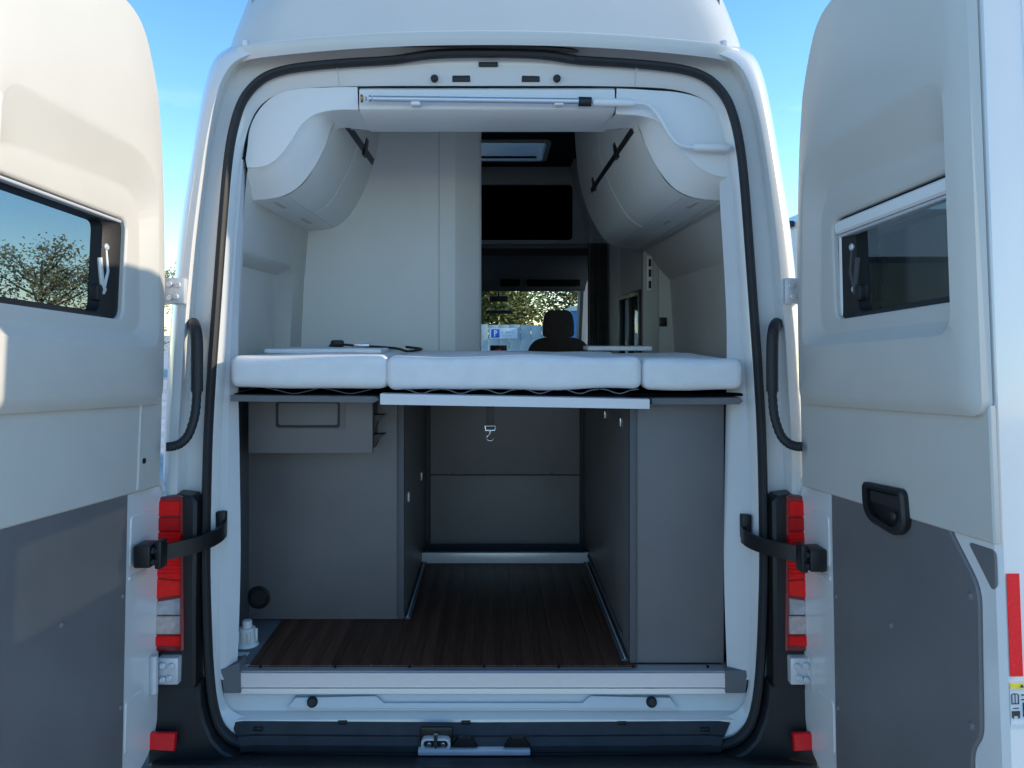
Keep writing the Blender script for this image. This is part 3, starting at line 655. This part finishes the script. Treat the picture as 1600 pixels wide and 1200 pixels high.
# left wall beyond the shower room, outer skin of the cab
MB().rbox((-.86, 3.1, -.98), (-.82, 3.6, 1.22), .002).build('body_side_lining', 'lining', van)
cs = MB()
for s in (-1, 1):
    cs.rbox((s * .93, 3.55, -1.2), (s * .98, 5.9, -.12), .01); cs.rbox((s * .86, 3.55, -.12), (s * .95, 3.75, .75), .01); cs.rbox((s * .80, 3.55, .62), (s * .93, 5.2, 1.0), .01)
    cs.prism([Vector((s * .90, 4.75, .62)), Vector((s * .90, 4.9, .62)), Vector((s * .95, 5.65, -.14)), Vector((s * .95, 5.5, -.14))], (-s * .06, 0, 0))
cs.rbox((-.93, 5.85, -1.2), (.93, 6.3, -.25), .08, 2)
cs.build('cab_shell', 'paint', van)
for s in (-1, 1):
    MB().rbox((s * .835, 3.50, -.95), (s * .855, 3.80, .70), .004).build('door_pillar_trim', 'cab', van)
    MB().rbox((s * .86, 3.80, -.95), (s * .925, 5.6, -.10), .01).build('cab_door_lining', 'cab', van)
    MB().prism([Vector((s * .835, 4.70, .62)), Vector((s * .835, 4.92, .62)), Vector((s * .885, 5.66, -.16)), Vector((s * .885, 5.44, -.16))], (-s * .03, 0, 0)).build('windscreen_pillar_trim', 'cab', van)
for s in (-1, 1): MB().prism([Vector((s * .93, 3.76, -.12)), Vector((s * .93, 5.5, -.12)), Vector((s * .90, 4.8, .61)), Vector((s * .90, 3.76, .61))], (s * .005, 0, 0)).build('cab_window', 'screen', van)
MB().prism([Vector((-.9, 5.62, -.16)), Vector((.9, 5.62, -.16)), Vector((.86, 4.85, .62)), Vector((-.86, 4.85, .62))], (0, .005, .005)).build('windscreen', 'screen', van)
MB().prism([Vector((-.9, 4.72, .64)), Vector((.9, 4.72, .64)), Vector((.72, 4.1, 1.38)), Vector((-.72, 4.1, 1.38))], (0, .03, .02)).build('roof_front', 'roof', van)
# alcove above the cab
YA = 3.457
al = MB(); z0a, z1a = P(0, 381, 5.6).z, 1.22
orr = roundpoly([(-.80, z0a), (.80, z0a), (.80, z1a), (-.80, z1a)], .01, 4)
zz0, zz1 = P(0, 375, 5.6).z, P(0, 288, 5.6).z
irr = roundpoly([(-.60, zz0), (.60, zz0), (.60, zz1), (-.60, zz1)], .035, 4)
al.loft([[Vector((p[0], YA + .04, p[1])) for p in orr], [Vector((p[0], YA, p[1])) for p in orr], [Vector((p[0], YA, p[1])) for p in irr], [Vector((p[0], YA + .04, p[1])) for p in irr]])
alo = al.build('alcove_frame', 'lining', van)
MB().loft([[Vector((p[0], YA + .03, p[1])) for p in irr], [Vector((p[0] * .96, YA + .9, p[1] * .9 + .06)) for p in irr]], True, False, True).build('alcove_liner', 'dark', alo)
MB().prism([Vector((.58, YA - .01, 1.22)), Vector((.80, YA - .01, 1.22)), Vector((.80, YA - .01, .66)), Vector((.72, YA - .01, .66))], (0, -.25, 0)).build('alcove_side_panel', 'lining', alo)
MB().rbox((-.85, YA - .0, z0a - .015), (.85, 4.75, z0a - .003), .004).build('alcove_floor', 'cablight', van)
# cab overhead console
oc = MB(); prof = [(3.62, .655), (3.64, .59), (3.9, .52), (4.15, .465), (4.35, .405), (4.42, .365), (4.75, .40), (4.85, .62)]
oc.loft([[Vector((x, y, z)) for y, z in prof] for x in (-.85, .80)], closed=False)
oco = oc.build('overhead_console', 'cab', van, 20)
for x0, x1, zc in ((.08, .24, .435), (.30, .74, .435)): MB().rbox((x0, 4.20, zc - .035), (x1, 4.3, zc + .035), .01).build('console_bin', 'dark', oco)
mr = MB().rbox((-.02, 5.0, .30), (.16, 5.03, .355), .012, 2).build('rear_view_mirror', 'black', van)
MB().tube([Vector((.07, 5.02, .34)), Vector((.06, 5.06, .48))], .012, 8).build('mirror_stem', 'black', mr)
MB().rbox((-.06, 5.05, .19), (.2, 5.08, .225), .01).build('sensor_box', 'black', van)
ds = MB(); prof = [(4.75, -.9), (4.78, -.25), (4.85, -.17), (5.05, -.155), (5.62, -.18), (5.7, -.5)]
ds.loft([[Vector((x, y, z)) for y, z in prof] for x in (-.88, .88)], closed=False); ds.build('dashboard', 'cab', van, 30)
dvc = MB().rbox((-.01, 4.70, -.16), (.14, 4.73, -.10), .006).build('dash_display', 'black', van)
MB().rbox((.035, 4.695, -.15), (.085, 4.70, -.135), .002).build('warning_lamp', 'device', dvc)
# front seats
def seat(x):
    y = 4.10; dz = .06
    b = MB().rbox((x - .26, y - .10, -.70), (x + .26, y + .42, -.52), .06, 3).build('front_seat', 'seatf', van)
    bp_ = [(-.22, -.55), (-.25, -.3), (-.245, -.18), (-.20, -.115), (-.12, -.085), (.12, -.085), (.20, -.115), (.245, -.18), (.25, -.3), (.22, -.55)]
    MB().prism([Vector((x + a, y - .10, z)) for a, z in [(q_[0], q_[1] + dz) for q_ in roundpoly(bp_, .04, 3)]], (0, .12, 0), .03).build('backrest', 'seatf', b)
    hp = [(-.125, -.085), (-.125, .03), (-.11, .105), (-.075, .135), (.075, .135), (.11, .105), (.125, .03), (.125, -.085)]
    MB().prism([Vector((x + a, y - .06, z)) for a, z in [(q_[0], q_[1] + dz) for q_ in roundpoly(hp, .03, 3)]], (0, .09, 0), .02).build('headrest', 'seatf', b)
    for dx in (-.06, .06): MB().tube([Vector((x + dx, y - .02, -.14)), Vector((x + dx, y - .02, -.07))], .007, 8).build('headrest_post', 'chrome', b)
seat(.545); seat(-.50)
MB().rbox((-.9, 1.3, FZ - .04), (.9, 5.6, FZ - .0), .002).build('cabin_floor', 'boardd', van)
# underside and rear wheels
MB().rbox((-.95, .15, -1.30), (.95, 5.8, -1.0), .02).build('underbody', 'bumper', van)
for s in (-1, 1):
    c = Vector((s * .72, 1.45, -1.52 + .36))
    wl = MB().disc(c, (s, 0, 0), .36, .24, 40, bev=.03).build('wheel', 'tyre', van)
    MB().disc(c + Vector((s * .235, 0, 0)), (s, 0, 0), .21, .012, 30, r2=.19).build('rim', 'galv', wl)

# ------------------------------------------------------------------ rear doors
def ray_hit(poly, c, a):
    d = Vector((math.cos(a), math.sin(a))); best = None
    for i in range(len(poly)):
        p = Vector(poly[i][:2]) - c; q = Vector(poly[(i + 1) % len(poly)][:2]) - c
        e = q - p; den = d.x * e.y - d.y * e.x
        if abs(den) < 1e-9: continue
        t = (p.x * e.y - p.y * e.x) / den; u = (p.x * d.y - p.y * d.x) / den
        if t > 0 and -1e-6 <= u <= 1 + 1e-6 and (best is None or t > best): best = t
    return c + d * best
def rings_from(polys, c, extra=72):
    angs = set(round(2 * math.pi * k / extra - math.pi, 5) for k in range(extra))
    for pl in polys:
        for p in pl: angs.add(round(math.atan2(p[1] - c.y, p[0] - c.x), 5))
    angs = sorted(angs); keep = [angs[0]]
    for a in angs[1:]:
        if a - keep[-1] > .0015: keep.append(a)
    return [[ray_hit(pl, c, a) for a in keep] for pl in polys]
def inset(poly, k):
    n = len(poly); out = []; c = sum((Vector(p[:2]) for p in poly), Vector((0, 0))) / n
    for i in range(n):
        a, b = Vector(poly[i - 1][:2]), Vector(poly[(i + 1) % n][:2]); t = (b - a).normalized(); m = Vector((-t.y, t.x))
        p = Vector(poly[i][:2])
        if m.dot(c - p) < 0: m = -m
        out.append(p + m * k)
    return out
def door(side, phi, X0):
    ew = Vector((0, math.sin(LEAN), math.cos(LEAN)))
    eu = Vector((side * math.sin(phi), -math.cos(phi) * math.cos(LEAN), math.cos(phi) * math.sin(LEAN)))
    en = eu.cross(ew); en = -en if en.x * side > 0 else en
    p0 = Vector((X0, -.043, 0))
    Q = lambda u, w, n: p0 + eu * u + ew * w + en * n
    q2 = lambda pl, n: [Q(p[0], p[1], n) for p in pl]
    C = Vector((.42, .15))
    shell = roundpoly([(-.050, -1.15), (.740, -1.17), (.745, .85), (.17, .825), (.10, .69), (.045, .50), (.006, .16), (.0, -.40), (-.048, -.43)], [.16, .03, .06, .07, .12, .2, .2, .01, .03], 7)
    shell = [Vector(p) - Vector((.006, 0)) for p in shell]
    hole = roundpoly([(.190, .019), (.665, .019), (.665, .281), (.183, .281)], .03, 5)
    sh_o, sh_i, sh_h = rings_from([shell, inset(shell, .012), hole], C)
    mb = MB(); mb.loft([[Q(p[0] - (.04 * (1 - p[0] / .745) if p[1] > -.43 else 0), p[1], -.085) for p in sh_o], [Q(p[0] - (.04 * (1 - p[0] / .745) if p[1] > -.43 else 0), p[1], -.060) for p in sh_o], q2(sh_o, -.050), q2(sh_o, -.012), q2(sh_i, -.004), q2(sh_h, -.006), q2(sh_h, -.085), q2(sh_o, -.085)])
    dr = mb.build('rear_door', 'paint', van, 30)
    dr['label'] = 'open right rear door with handle and red strip' if side > 0 else 'open left rear door with a sunlit upper trim'
    # raised hinge-side bead, lower pressing and flange on the edge
    if True:
        for w0_, w1_ in ((-.47, -.60), (-.62, -.635), (-.93, -1.06)):
            MB().prism(q2(roundpoly([(.035, w0_), (.125, w0_ - .0), (.125, w1_), (.035, w1_)], .015, 3), -.0045), en * .003, .003).build('pressing', 'paint', dr)
    MB().prism([Q(.7330, -1.1, -.080), Q(.7370, .80, -.080), Q(.7370, .80, -.125), Q(.7330, -1.1, -.125)], eu * -.02).build('outer_flange', 'paint', dr)
    # upper trim with the window surround pressed in
    top = roundpoly([(.0, -.190), (.735, -.190), (.735, .835), (.185, .81), (.115, .68), (.06, .50), (.008, .16)], [.02, .03, .05, .07, .12, .2, .3], 7)
    top2 = roundpoly([(.008, -.160), (.692, -.160), (.692, .81), (.20, .79), (.127, .67), (.071, .495), (.017, .16)], [.02, .03, .05, .07, .12, .2, .3], 7)
    rel1 = roundpoly([(.055, -.040), (.684, -.042), (.684, .448), (.10, .452)], [.06, .05, .07, .14], 8)
    rel2 = roundpoly([(.115, -.008), (.668, -.012), (.668, .335), (.14, .362)], [.06, .05, .06, .10], 8)
    hw = roundpoly([(.195, .024), (.660, .024), (.660, .276), (.188, .276)], .032, 5)
    t0, t1, r1, r2, h1, h2 = rings_from([top, top2, rel1, rel2, inset(hw, -.008), hw], C)
    def mixr(a, b, t): return [lerp(x, y, t) for x, y in zip(a, b)]
    qt = lambda pl, n: [Q(p[0], p[1], n * (.3 + .7 * min(1, max(0, p[0] / .11)) ** .7) if n > 0 else n) for p in pl]
    mb = MB(); mb.loft([qt(t0, -.003), qt(t0, .017), qt(mixr(t0, t1, .3), .024), qt(mixr(t0, t1, .65), .030), qt(t1, .033), qt(mixr(t1, r1, .96), .035), qt(r1, .0345), qt(mixr(r1, r2, .06), .0325), qt(mixr(r1, r2, .5), .018),
                        qt(mixr(r1, r2, .94), .0035), qt(r2, .0022), qt(mixr(r2, h1, .12), .0018), qt(h1, .0018), qt(mixr(h1, h2, .6), .0005), qt(h2, -.003), qt(h2, -.014)])
    mb.build('upper_trim', 'trim', dr, 40)
    # lower trim strip
    MB().prism(q2(roundpoly([(-.004, -.412), (.738, -.412), (.738, -.17), (-.004, -.17)], .004, 2), -.0055), en * .0115, .003).build('middle_trim', 'trim', dr)
    if side < 0:
        MB().prism(q2([(.10, -.405), (.118, -.405), (.112, -.188), (.094, -.188)], .0055), en * .004, .003).build('trim_rib', 'trim', dr)
        MB().disc(Q(.085, -.335, .0055), en, .0075, .003, 12).build('screw', 'black', dr)
    # grey lower panel
    lp = roundpoly([(.150, -.38), (.610, -.38), (.61, -.412), (.688, -.500), (.680, -.765), (.652, -.80), (.648, -1.10), (.138, -1.10)], [.0, 0, .02, .03, .03, .03, .03, .03], 4)
    MB().prism(q2(lp, -.0045), en * .007, .003).build('lower_panel', 'board', dr)
    for u, w in ((.40, -.655), (.664, -.52), (.655, -.755), (.160, -.66), (.155, -.93)):
        MB().disc(Q(u, w, .0022), en, .0085, .005, 14, r2=.006, bev=.002).build('screw', 'board', dr)
    MB().prism(q2(roundpoly([(.655, -.424), (.728, -.424), (.728, -.487), (.716, -.497)], .012, 4), -.0045), en * .003, .002).build('corner_inset', 'board', dr)
    # window: frame, pane, blind, stay
    fo, fi = rings_from([inset(hw, -.004), roundpoly([(.250, .040), (.646, .040), (.646, .262), (.244, .262)], .022, 5)], C)
    wf = MB().loft([q2(fo, -.085), q2(fo, -.012), q2(mixr(fo, fi, .35), -.014), q2(fi, -.028), q2(fi, -.058)]).build('window_frame', 'black', dr)
    MB().prism(q2(fo, -.060), en * .004).build('window_pane', 'glass' if side < 0 else 'glass_dimmed', dr)
    if side > 0:
        bl = MB().rbox((0, 0, 0), (1, 1, 1), .02)
        MB().prism(q2([(.192, .238), (.658, .238), (.658, .270), (.190, .270)], -.03), en * .026, .005).build('blind_cassette', 'cover', dr)
        MB().prism(q2([(.192, .229), (.658, .229), (.658, .2365), (.192, .2365)], -.03), en * .020, .002).build('blind_bar', 'alup', dr)
        MB().prism(q2([(.190, .03), (.205, .03), (.205, .23), (.190, .23)], -.03), en * .018, .003).build('blind_rail', 'cover', dr)
    else:
        MB().prism(q2([(.200, .266), (.652, .266), (.652, .273), (.200, .273)], -.03), en * .024, .002).build('blind_cassette', 'alup', dr)
    st = MB(); st.tube([Q(.232, .20, -.028), Q(.226, .14, -.024), Q(.236, .10, -.026)], .0055, 8); st.tube([Q(.255, .17, -.026), Q(.250, .11, -.022), Q(.238, .085, -.026)], .006, 8)
    stay = st.build('window_stay', 'galv' if side < 0 else 'cab', dr)
    for u, w in ((.232, .20), (.238, .095), (.252, .095)): MB().disc(Q(u, w, -.034), en, .009, .014, 12, bev=.003).build('stay_joint', 'black' if u > .24 else 'galv', dr)
    MB().rbox(Q(.26, .085, -.03) - Vector((.012, .012, .02)), Q(.26, .085, -.03) + Vector((.012, .012, .02)), .006).build('latch_block', 'black', dr)
    # hinge leaf carried by the door
    if side > 0:
        # inner handle
        ho = roundpoly([(.325, -.356), (.485, -.352), (.492, -.43), (.452, -.456), (.345, -.440), (.325, -.41)], [.012, .02, .03, .02, .03, .02], 5)
        hi_ = roundpoly([(.345, -.368), (.470, -.365), (.472, -.422), (.445, -.440), (.360, -.424), (.345, -.40)], [.008, .012, .02, .015, .02, .012], 5)
        a, b, c_ = rings_from([ho, inset(ho, .006), hi_], Vector((.41, -.40)), 40)
        hd = MB().loft([q2(a, -.008), q2(a, .016), q2(b, .021), q2(c_, .019), q2(c_, .0065)], True, False, True).build('inner_handle', 'black', dr)
        MB().prism(q2(roundpoly([(.352, -.370), (.466, -.368), (.466, -.400), (.352, -.398)], .008, 3), .006), en * .009, .003).build('release_lever', 'rubber', hd)
        MB().disc(Q(.44, -.415, .007), en, .009, .008, 12, bev=.002).build('emergency_knob', 'scuff', hd)
        # reflective strip and safety label on the closing edge
        ue = lambda w: .734 + .005 * (w + 1.17) / 2.0
        E_ = lambda n, w, k=0.0: Q(ue(w) + .0012 + k, w - .015, n + .042)
        def onedge(n0, n1, w0_, w1_, nm, m, par, k=0.): return MB().prism([E_(n0, w0_, k), E_(n1, w0_, k), E_(n1, w1_, k), E_(n0, w1_, k)], eu * .0012).build(nm, m, par)
        onedge(-.056, -.079, -.447, -.622, 'reflective_strip', 'reflector', dr)
        lb = lambda w: -.632 + (w + .632) * 1.05
        onedge(-.054, -.099, -.632, -.703, 'safety_label', 'labelw', dr)
        onedge(-.0545, -.0985, -.633, -.642, 'label_band', 'yellow', dr, .0013)
        MB().prism([E_(-.0715, -.640, .0026), E_(-.0785, -.640, .0026), E_(-.075, -.6345, .0026)], eu * .0006).build('label_triangle', 'ink', dr)
        for n0, n1, w0_, w1_ in ((-.056, -.057, -.652, -.668), (-.068, -.069, -.652, -.668), (-.0622, -.0628, -.650, -.668), (-.056, -.069, -.667, -.6682), (-.057, -.0625, -.6505, -.6517), (-.0625, -.068, -.6505, -.6517),
                                 (-.056, -.070, -.680, -.688), (-.0565, -.059, -.688, -.692), (-.067, -.0695, -.688, -.692), (-.058, -.068, -.6745, -.6758), (-.074, -.090, -.652, -.654), (-.074, -.086, -.660, -.662), (-.076, -.080, -.666, -.690), (-.084, -.092, -.676, -.690)):
            onedge(n0, n1, w0_, w1_, 'label_print', 'ink', dr, .0013)
    return dr
door(1, R(3.0), .866)
door(-1, R(4.0), -.884)

# ------------------------------------------------------------------ loose things in the van
def mattress(x0, x1, y0, y1, d, depth, label, grp='three white mattress sections'):
    a, b = P(x0, y1, d), P(x1, y0, d)
    m = MB().rbox((a.x, a.y, a.z), (b.x, a.y + depth, b.z), .024, 5, 18, .009, 4.5).build('mattress', 'fabric', None, 60)
    return tag(m, label, 'mattress', grp)
mattress(357, 605, 556, 606, 2.16, .72, 'left white mattress section with small items lying on it')
mattress(604, 1004, 557, 609, 2.15, .735, 'wide middle white mattress section over the aluminium rail')
mattress(1004, 1163, 561, 609, 2.16, .735, 'narrow right white mattress section by the right pillar')
zt = P(0, 557, 2.15).z
sh = MB().rbox((-.70, .28, zt + .002), (-.33, .62, zt + .016), .005, 2, 6, .003, 8).build('folded_sheet', 'paper', None); tag(sh, 'flat white folded sheet on the left mattress section', 'sheet')
kb = empty('cable', (-.42, .55, zt + Z0), 'dark cable with metal clips lying on the left mattress section', 'cable')
pts = catmull([Vector(v) for v in ((-.55, .55, zt + .022), (-.50, .52, zt + .026), (-.44, .50, zt + .022), (-.36, .48, zt + .018), (-.30, .44, zt + .014), (-.26, .40, zt + .006), (-.22, .46, zt + .012), (-.28, .53, zt + .018))], 4)
MB().tube(pts, .0045, 7).build('cord', 'black', kb)
MB().rbox((-.455, .48, zt + .018), (-.40, .50, zt + .030), .003).build('clip', 'chrome', kb)
MB().rbox((-.545, .53, zt + .016), (-.50, .56, zt + .042), .008).build('plug', 'black', kb)
wb = P(911, 550, 3.02); wb2 = P(1006, 542, 3.02)
tag(MB().rbox((wb.x, wb.y - .16, zt + .001), (wb2.x, wb.y, zt + .017), .004).build('white_board', 'paper', None), 'flat white board lying at the far end of the bed', 'board')
# hanging strap with hook
hs = P(766, 636, 2.30)
stp = empty('hanging_strap', (hs.x, hs.y, P(0, 684, 2.3).z + Z0), 'short black strap with metal hook hanging under the bed', 'strap')
MB().rbox(hs + Vector((-.012, -.002, -.062)), hs + Vector((.012, .002, .02)), .001).build('webbing', 'black', stp)
bk = hs + Vector((0, 0, -.062))
MB().tube([bk + Vector((-.016, 0, .006)), bk + Vector((-.014, 0, -.008)), bk + Vector((.014, 0, -.008)), bk + Vector((.016, 0, .006)), bk + Vector((-.016, 0, .006))], .003, 7).build('buckle', 'chrome', stp)
MB().tube(catmull([bk + Vector(v) for v in ((0, 0, -.006), (-.002, 0, -.018), (-.010, 0, -.026), (-.006, -.004, -.036), (.006, -.004, -.036), (.009, 0, -.027))], 4), .0032, 7).build('hook', 'chrome', stp)
# crank rod clipped across the header
dr_ = 2.235
cr_ = empty('crank_rod', (P(740, 158, dr_).x, dr_ - D, P(0, 175, dr_).z + Z0), 'silver telescopic crank rod clipped across the rear header', 'rod')
MB().tube([P(583, 154, dr_), P(905, 158, dr_)], .0085, 14).build('tube', 'alu', cr_)
MB().tube([P(578, 154, dr_), P(586, 154, dr_)], .006, 12).build('tip', 'chrome', cr_)
for px, r in ((564, .012), (570, .006), (577, .010)): MB().disc(P(px, 154, dr_), (1, 0, 0), r, .006, 14, bev=.002).build('knob', mat('brass', (.45, .28, .12), .35, metal=1.) if px == 564 else 'chrome', cr_)
MB().tube([P(904, 158.5, dr_), P(924, 159, dr_)], .0135, 14).build('collar', 'black', cr_)
MB().tube([P(926, 159.5, dr_), P(931, 159.5, dr_), P(986, 161, dr_), P(991, 161, dr_)], [.009, .012, .012, .009], 14).build('grip', 'cover', cr_)
MB().tube(catmull([P(x, y, dr_) for x, y in ((990, 161), (1005, 161.5), (1016, 166), (1026, 177), (1038, 196), (1050, 215), (1060, 225), (1072, 229), (1084, 230))], 4), .0065, 10).build('bent_arm', 'cover', cr_)
MB().tube([P(1083, 230, dr_), P(1087, 230, dr_), P(1136, 231, dr_), P(1140, 231, dr_)], [.009, .0125, .0125, .009], 14).build('grip', 'cover', cr_)
for px in (650, 873):
    q = P(px, 160, dr_ + .012); MB().rbox(q + Vector((-.014, -.016, -.012)), q + Vector((.014, .02, .0)), .004).build('clip', 'cover', cr_)

# ------------------------------------------------------------------ surroundings
def tree(x, y, h, cr, leaf, label, group, n=5200, bare=False, ls=.16, base=.32):
    t = empty('tree', (x, y, 0), label, 'tree', group)
    tk = MB(); th = h * .55; r0 = h * .022
    tk.tube([Vector((x, y, -.05)), Vector((x + .05, y, th * .5)), Vector((x - .08, y + .05, th)), Vector((x, y, h * .85))], [r0 * 1.3, r0, r0 * .7, r0 * .2], 8)
    tips = []
    for k in range(16 if not bare else 26):
        a = random.uniform(0, 6.283); z = random.uniform(h * base, h * .75); L = cr * random.uniform(.5, .95) * (1 - .35 * z / h)
        b0 = Vector((x, y, z)); b1 = b0 + Vector((math.cos(a) * L * .5, math.sin(a) * L * .5, L * .28)); b2 = b0 + Vector((math.cos(a) * L, math.sin(a) * L, L * random.uniform(.35, .8)))
        tk.tube([b0, b1, b2], [r0 * .45, r0 * .3, r0 * .08], 5); tips += [b1, b2, lerp(b1, b2, .5)]
        for j in range(3):
            c = lerp(b1, b2, random.uniform(0, .8)); e = c + Vector((random.uniform(-1, 1), random.uniform(-1, 1), random.uniform(.1, 1))) * cr * .28
            tk.tube([c, e], [r0 * .16, r0 * .05], 4); tips.append(e)
    tk.build('trunk', 'bark', t, shift=False)
    tips.append(Vector((x, y, h * .9))); lf = MB()
    for k in range(n):
        c = random.choice(tips) + Vector((random.gauss(0, 1), random.gauss(0, 1), random.gauss(0, .8))) * cr * (.09 if bare else .16)
        u = Vector((random.gauss(0, 1), random.gauss(0, 1), random.gauss(0, .6))).normalized(); v = u.orthogonal().normalized(); s = ls * random.uniform(.6, 1.3)
        lf.v += [c - u * s, c + v * s * .5, c + u * s, c - v * s * .5]; b = len(lf.v) - 4; lf.f.append((b, b + 1, b + 2, b + 3))
    c = Vector((x, y, h * .6)); me = bpy.data.meshes.new('crown'); me.from_pydata([p - c for p in lf.v], [], lf.f); me.materials.append(M[leaf])
    o = bpy.data.objects.new('crown', me); col.objects.link(o); place(o, c, t)
for i, (x, y, h, lab) in enumerate(((-4.5, 26, 7.5, 'leafy tree behind the fence left of the headrest'), (.2, 27, 6.6, 'green tree behind the fence straight above the parking sign'), (4.0, 29, 7.6, 'leafy tree behind the fence near the blue building'))):
    tree(x, y, h, 2.7, 'leaf', lab, 'trees behind the fence', 13000, ls=.10, base=.10)
for i, (x, y, h, lab) in enumerate(((-16.2, 20, 3.7, 'brownish thin tree at the left edge of the left door window'), (-13.6, 21, 4.4, 'tallest brownish tree seen through the left door window'), (-11.6, 22, 3.7, 'small brownish tree near the right end of the left door window'))):
    tree(x, y, h, 2.0, 'leafb', lab, 'thin trees on the left', 5200, True, .055, .12)
fn = empty('board_fence', (.5, 18, 0), 'pale board fence with a parking sign beyond the windscreen', 'fence')
b0 = MB().rbox((-6, 18, -1.5), (-5.73, 18.05, .24), .004).build('fence_board', 'fence', fn)
for k in range(1, 32): share(b0, 'fence_board', (k * .28, 0, random.uniform(-.015, .015)), fn)
MB().rbox((-6, 18.05, -.1), (3, 18.12, .0), .004).build('fence_rail', 'fence', fn)
sg = P(787, 521, 19.9); sn = empty('parking_sign', (sg.x, sg.y, sg.z - .15 + Z0), 'white parking sign with blue P field on the pale fence', 'sign')
MB().rbox(sg + Vector((-.36, -.01, -.135)), sg + Vector((.36, .02, .135)), .003).build('sign_panel', 'signw', sn)
MB().rbox(sg + Vector((-.325, -.016, -.11)), sg + Vector((-.11, -.011, .11)), .003).build('blue_field', 'blue', sn)
pm = MB(); q = sg + Vector((-.25, -.022, 0))
pm.rbox(q + Vector((0, 0, -.085)), q + Vector((.03, .004, .085)), .001)
oa = [q + Vector((.03 + .055 * math.sin(a), 0, .04 + .045 * math.cos(a))) for a in [math.pi * k / 10 for k in range(11)]]; ia = [q + Vector((.03 + .028 * math.sin(a), 0, .04 + .018 * math.cos(a))) for a in [math.pi * k / 10 for k in range(11)]]
pm.loft([oa, ia], closed=False); pm.build('letter', 'signw', sn)
for k, (a, b, zz, hh) in enumerate(((-.07, .01, .03, .05), (.03, .10, .03, .05), (.12, .19, .025, .04), (.21, .28, .03, .05), (-.05, .04, -.06, .03), (.06, .2, -.06, .03))):
    MB().rbox(sg + Vector((a, -.013, zz - hh / 2)), sg + Vector((b, -.0105, zz + hh / 2)), .002).build('sign_print', 'labelw', sn)
bb = empty('blue_building', (6.5, 21, 0), 'blue clad hall to the right beyond the windscreen', 'building')
MB().prism([Vector((1.74, 14.5, -1.52)), Vector((9, 14.5, -1.52)), Vector((9, 14.5, .9)), Vector((1.74, 14.5, .50))], (0.4, 12, 0)).build('wall', 'bluewall', bb)
for k in range(10): MB().rbox((1.715 + k * .7, 14.46, -1.5), (1.745 + k * .7, 14.51, .50 + k * .038), .003).build('cladding_rib', 'bluewall', bb)
MB().prism([Vector((1.68, 14.4, .50)), Vector((9.1, 14.4, .91)), Vector((9.1, 14.4, 1.02)), Vector((1.68, 14.4, .60))], (.4, 12.2, 0)).build('roof_edge', 'fence', bb)
# neighbouring motorhome on the right
nv = empty('parked_motorhome', (4.4, 5.2, 0), 'white motorhome parked to the right behind the open door', 'motorhome')
NX, NY = 3.10, 5.6
b_ = MB(); prof = roundpoly([(NX, -1.1), (NX + 2.1, -1.1), (NX + 2.1, 1.26), (NX, 1.26)], [.08, .08, .22, .16], 6)
b_.loft([[Vector((p[0], NY, p[1])) for p in prof], [Vector((p[0], NY + 6, p[1])) for p in prof]], True, True, True); b_.build('body', 'paint', nv, 40)
MB().prism([Vector((p[0], NY - .001, p[1])) for p in roundpoly([(NX + .30, -.05), (NX + 1.8, -.05), (NX + 1.75, .72), (NX + .35, .72)], .12, 5)], (0, -.02, 0), .008).build('rear_window', 'glass', nv)
MB().prism([Vector((p[0], NY + .004, p[1])) for p in roundpoly([(NX + .24, -.10), (NX + 1.86, -.10), (NX + 1.81, .78), (NX + .29, .78)], .14, 5)], (0, -.012, 0), .004).build('window_surround', 'black', nv)
MB().prism([Vector((p[0], NY + .01, p[1])) for p in roundpoly([(NX + .5, -.75), (NX + 1.6, -.75), (NX + 1.6, -.35), (NX + .5, -.35)], .05, 4)], (0, -.03, 0), .008).build('plate_recess', 'cab', nv)
for x in (NX + .14, NX + 1.96): MB().rbox((x - .07, NY - .03, -.75), (x + .07, NY + .02, -.2), .02, 2).build('tail_light', 'red', nv)
MB().rbox((NX - .02, NY - .06, -1.22), (NX + 2.12, NY + .2, -.95), .05, 2).build('bumper', 'scuff', nv)
for x in (NX + .1, NX + 1.75):
    for y in (NY + 1.5, NY + 4.8): MB().disc(Vector((x, y, -1.17)), (1, 0, 0), .35, .24, 30, bev=.03).build('wheel', 'tyre', nv)
MB().rbox((NX - .06, NY + .1, 1.10), (NX - .005, NY + .5, 1.16), .01).build('marker_lamp_arm', 'black', nv)
